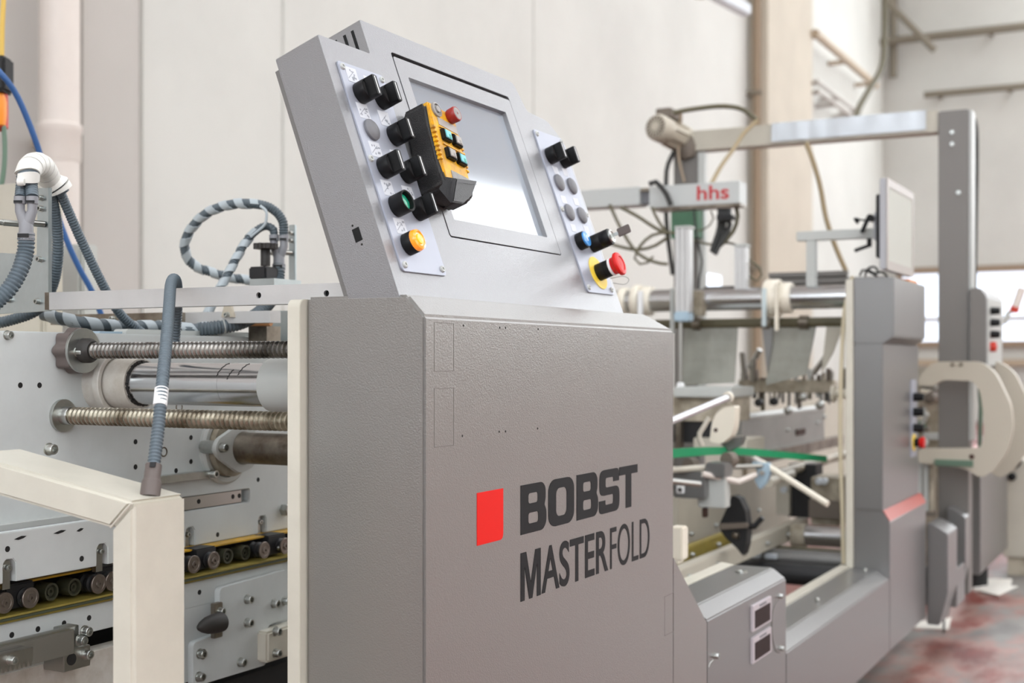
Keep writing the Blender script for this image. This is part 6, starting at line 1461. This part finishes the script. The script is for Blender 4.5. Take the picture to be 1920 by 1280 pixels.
MB().box((a.x + 0.02, YR + 0.02, 0.0), (b.x, YR + 0.48, 0.09)).build('plinth', 'beige_grimy', fc_)
lv = thing('bent_lever', 'pale jointed lever arm in front of the end-wall window', 'lever', tuple(at(1880, 610, D=7)))
for p0, p1, r in (((1862, 605), (1886, 604), 0.012), ((1886, 604), (1890, 586), 0.013), ((1890, 586), (1902, 582), 0.012)): MB().cyl(at(*p0, D=7), at(*p1, D=7), r, n=10).build('lever_link', 'pale_grey_paint', lv)
MB().cyl(at(1902, 582, D=7), at(1916, 540, D=7), 0.022, n=12).build('lever_tube', 'pipe_white', lv); MB().lathe(at(1900, 585, D=7), (0.4, 0, 1), [(0.024, 0), (0.024, 0.03)], 12).build('lever_joint', 'hoist_red', lv)
# papers on the floor
def floor_sheet(lab, poly, z=0.0, th=0.004):
    P = [at(x, y, Z=z) for x, y in poly]
    return tag(MB().prism(P, (0, 0, th)).build('paper_sheet', 'paper'), lab, 'paper')
floor_sheet('white cardboard sheet lying on the red floor, right edge', [(1830, 1086), (1898, 1086), (1894, 1104), (1868, 1112), (1826, 1108)])
floor_sheet('lower white sheet sticking out under the floor cardboard', [(1822, 1104), (1850, 1098), (1908, 1100), (1872, 1117)], 0.005)
floor_sheet('small white sheet on the floor at the foot of the column', [(1712, 1166), (1762, 1164), (1784, 1158), (1779, 1180), (1716, 1178)])
# bright opening in the long wall
n += 1
a, b = at(1296, 460, X=WX + 0.02), at(1325, 545, X=WX + 0.02)
struct(MB().box((WX, a.y, b.z), (WX + 0.02, b.y, a.z)).build('window_%d' % n, 'wall_window'))
n += 1
a, b = at(1326, 513, X=WX + 0.02), at(1352, 545, X=WX + 0.02)
struct(MB().box((WX, a.y, b.z), (WX + 0.02, b.y, a.z)).build('window_%d' % n, 'wall_window'))

# machine parts seen between the column and the window guard
cl_ = thing('transfer_unit', 'jumble of pale rollers and brackets seen between column and window guard', 'machine unit', (-1.1, 6.0, 0))
MB().box((at(1700, 800, Y=6.1).x, 6.1, 0.0), (at(1764, 800, Y=6.1).x, 6.14, at(1740, 700, Y=6.1).z)).build('unit_plate', 'beige_grimy', cl_)
rc = random.Random(21)
for i in range(9):
    x = rc.uniform(1722, 1756); y = rc.uniform(715, 835)
    MB().lathe(at(x, y, Y=6.08), (rc.uniform(-.3, .3), -1, rc.uniform(-.2, .2)), [(rc.uniform(.012, .03), -0.02), (rc.uniform(.012, .03), 0.05), (0.008, 0.06)], 16).build('roller_end', rc.choice(['pale_grey_paint', 'cream_plastic', 'steel', 'motor_dark', 'green_cable']), cl_)
for i in range(6):
    x = rc.uniform(1722, 1756); y = rc.uniform(715, 830); dx = rc.uniform(-8, 12); dy = rc.uniform(-22, 22)
    MB().cyl(at(x, y, Y=6.02), at(x + dx, y + dy, Y=6.0), 0.009, n=10).build('link_rod', rc.choice(['pale_grey_paint', 'steel_worn', 'motor_dark']), cl_)
ybox(cl_, 'arm_tube', 'pale_grey_paint', 1730, 812, 1762, 824, 5.9, 0.04)
ybox(cl_, 'cover_bar', 'guard_cream', 1716, 690, 1752, 722, 5.7, 0.05)
# ------------------------------------------------------------------ groups of look-alikes
GROUPS = {'lead_screw': 'lead screws of the feeder', 'conduit': 'corrugated conduits on the left', 'wrapped_conduit': 'spiral-wrapped conduits on the left', 'y_splitter': 'Y splitters of the conduits',
          'conduit_bracket': 'conduit brackets', 'electric_cabinet': 'cabinets behind the feeder', 'wall_pipe': 'vertical pipes on the long wall', 'wall_rail': 'rails on the long wall', 'end_wall_rail': 'rails on the end wall',
          'glue_cable': 'cables around the glue unit', 'cable': 'cables on the gantry', 'guide_rod': 'rods in the folding section', 'guide_tube': 'tubes in the folding section', 'smoked_sheet': 'sheets under the tie bar',
          'profile_post': 'aluminium posts', 'cross_roller': 'cross rollers near the floor', 'low_housing': 'small housings beyond the column', 'window_guard': 'cream window guards', 'paper_sheet': 'sheets on the floor', 'monitor_cable': 'thin cables on the column'}
for o in bpy.data.objects:
    if o.parent is None and o.name.split('.')[0] in GROUPS and 'category' in o: o['group'] = GROUPS[o.name.split('.')[0]]
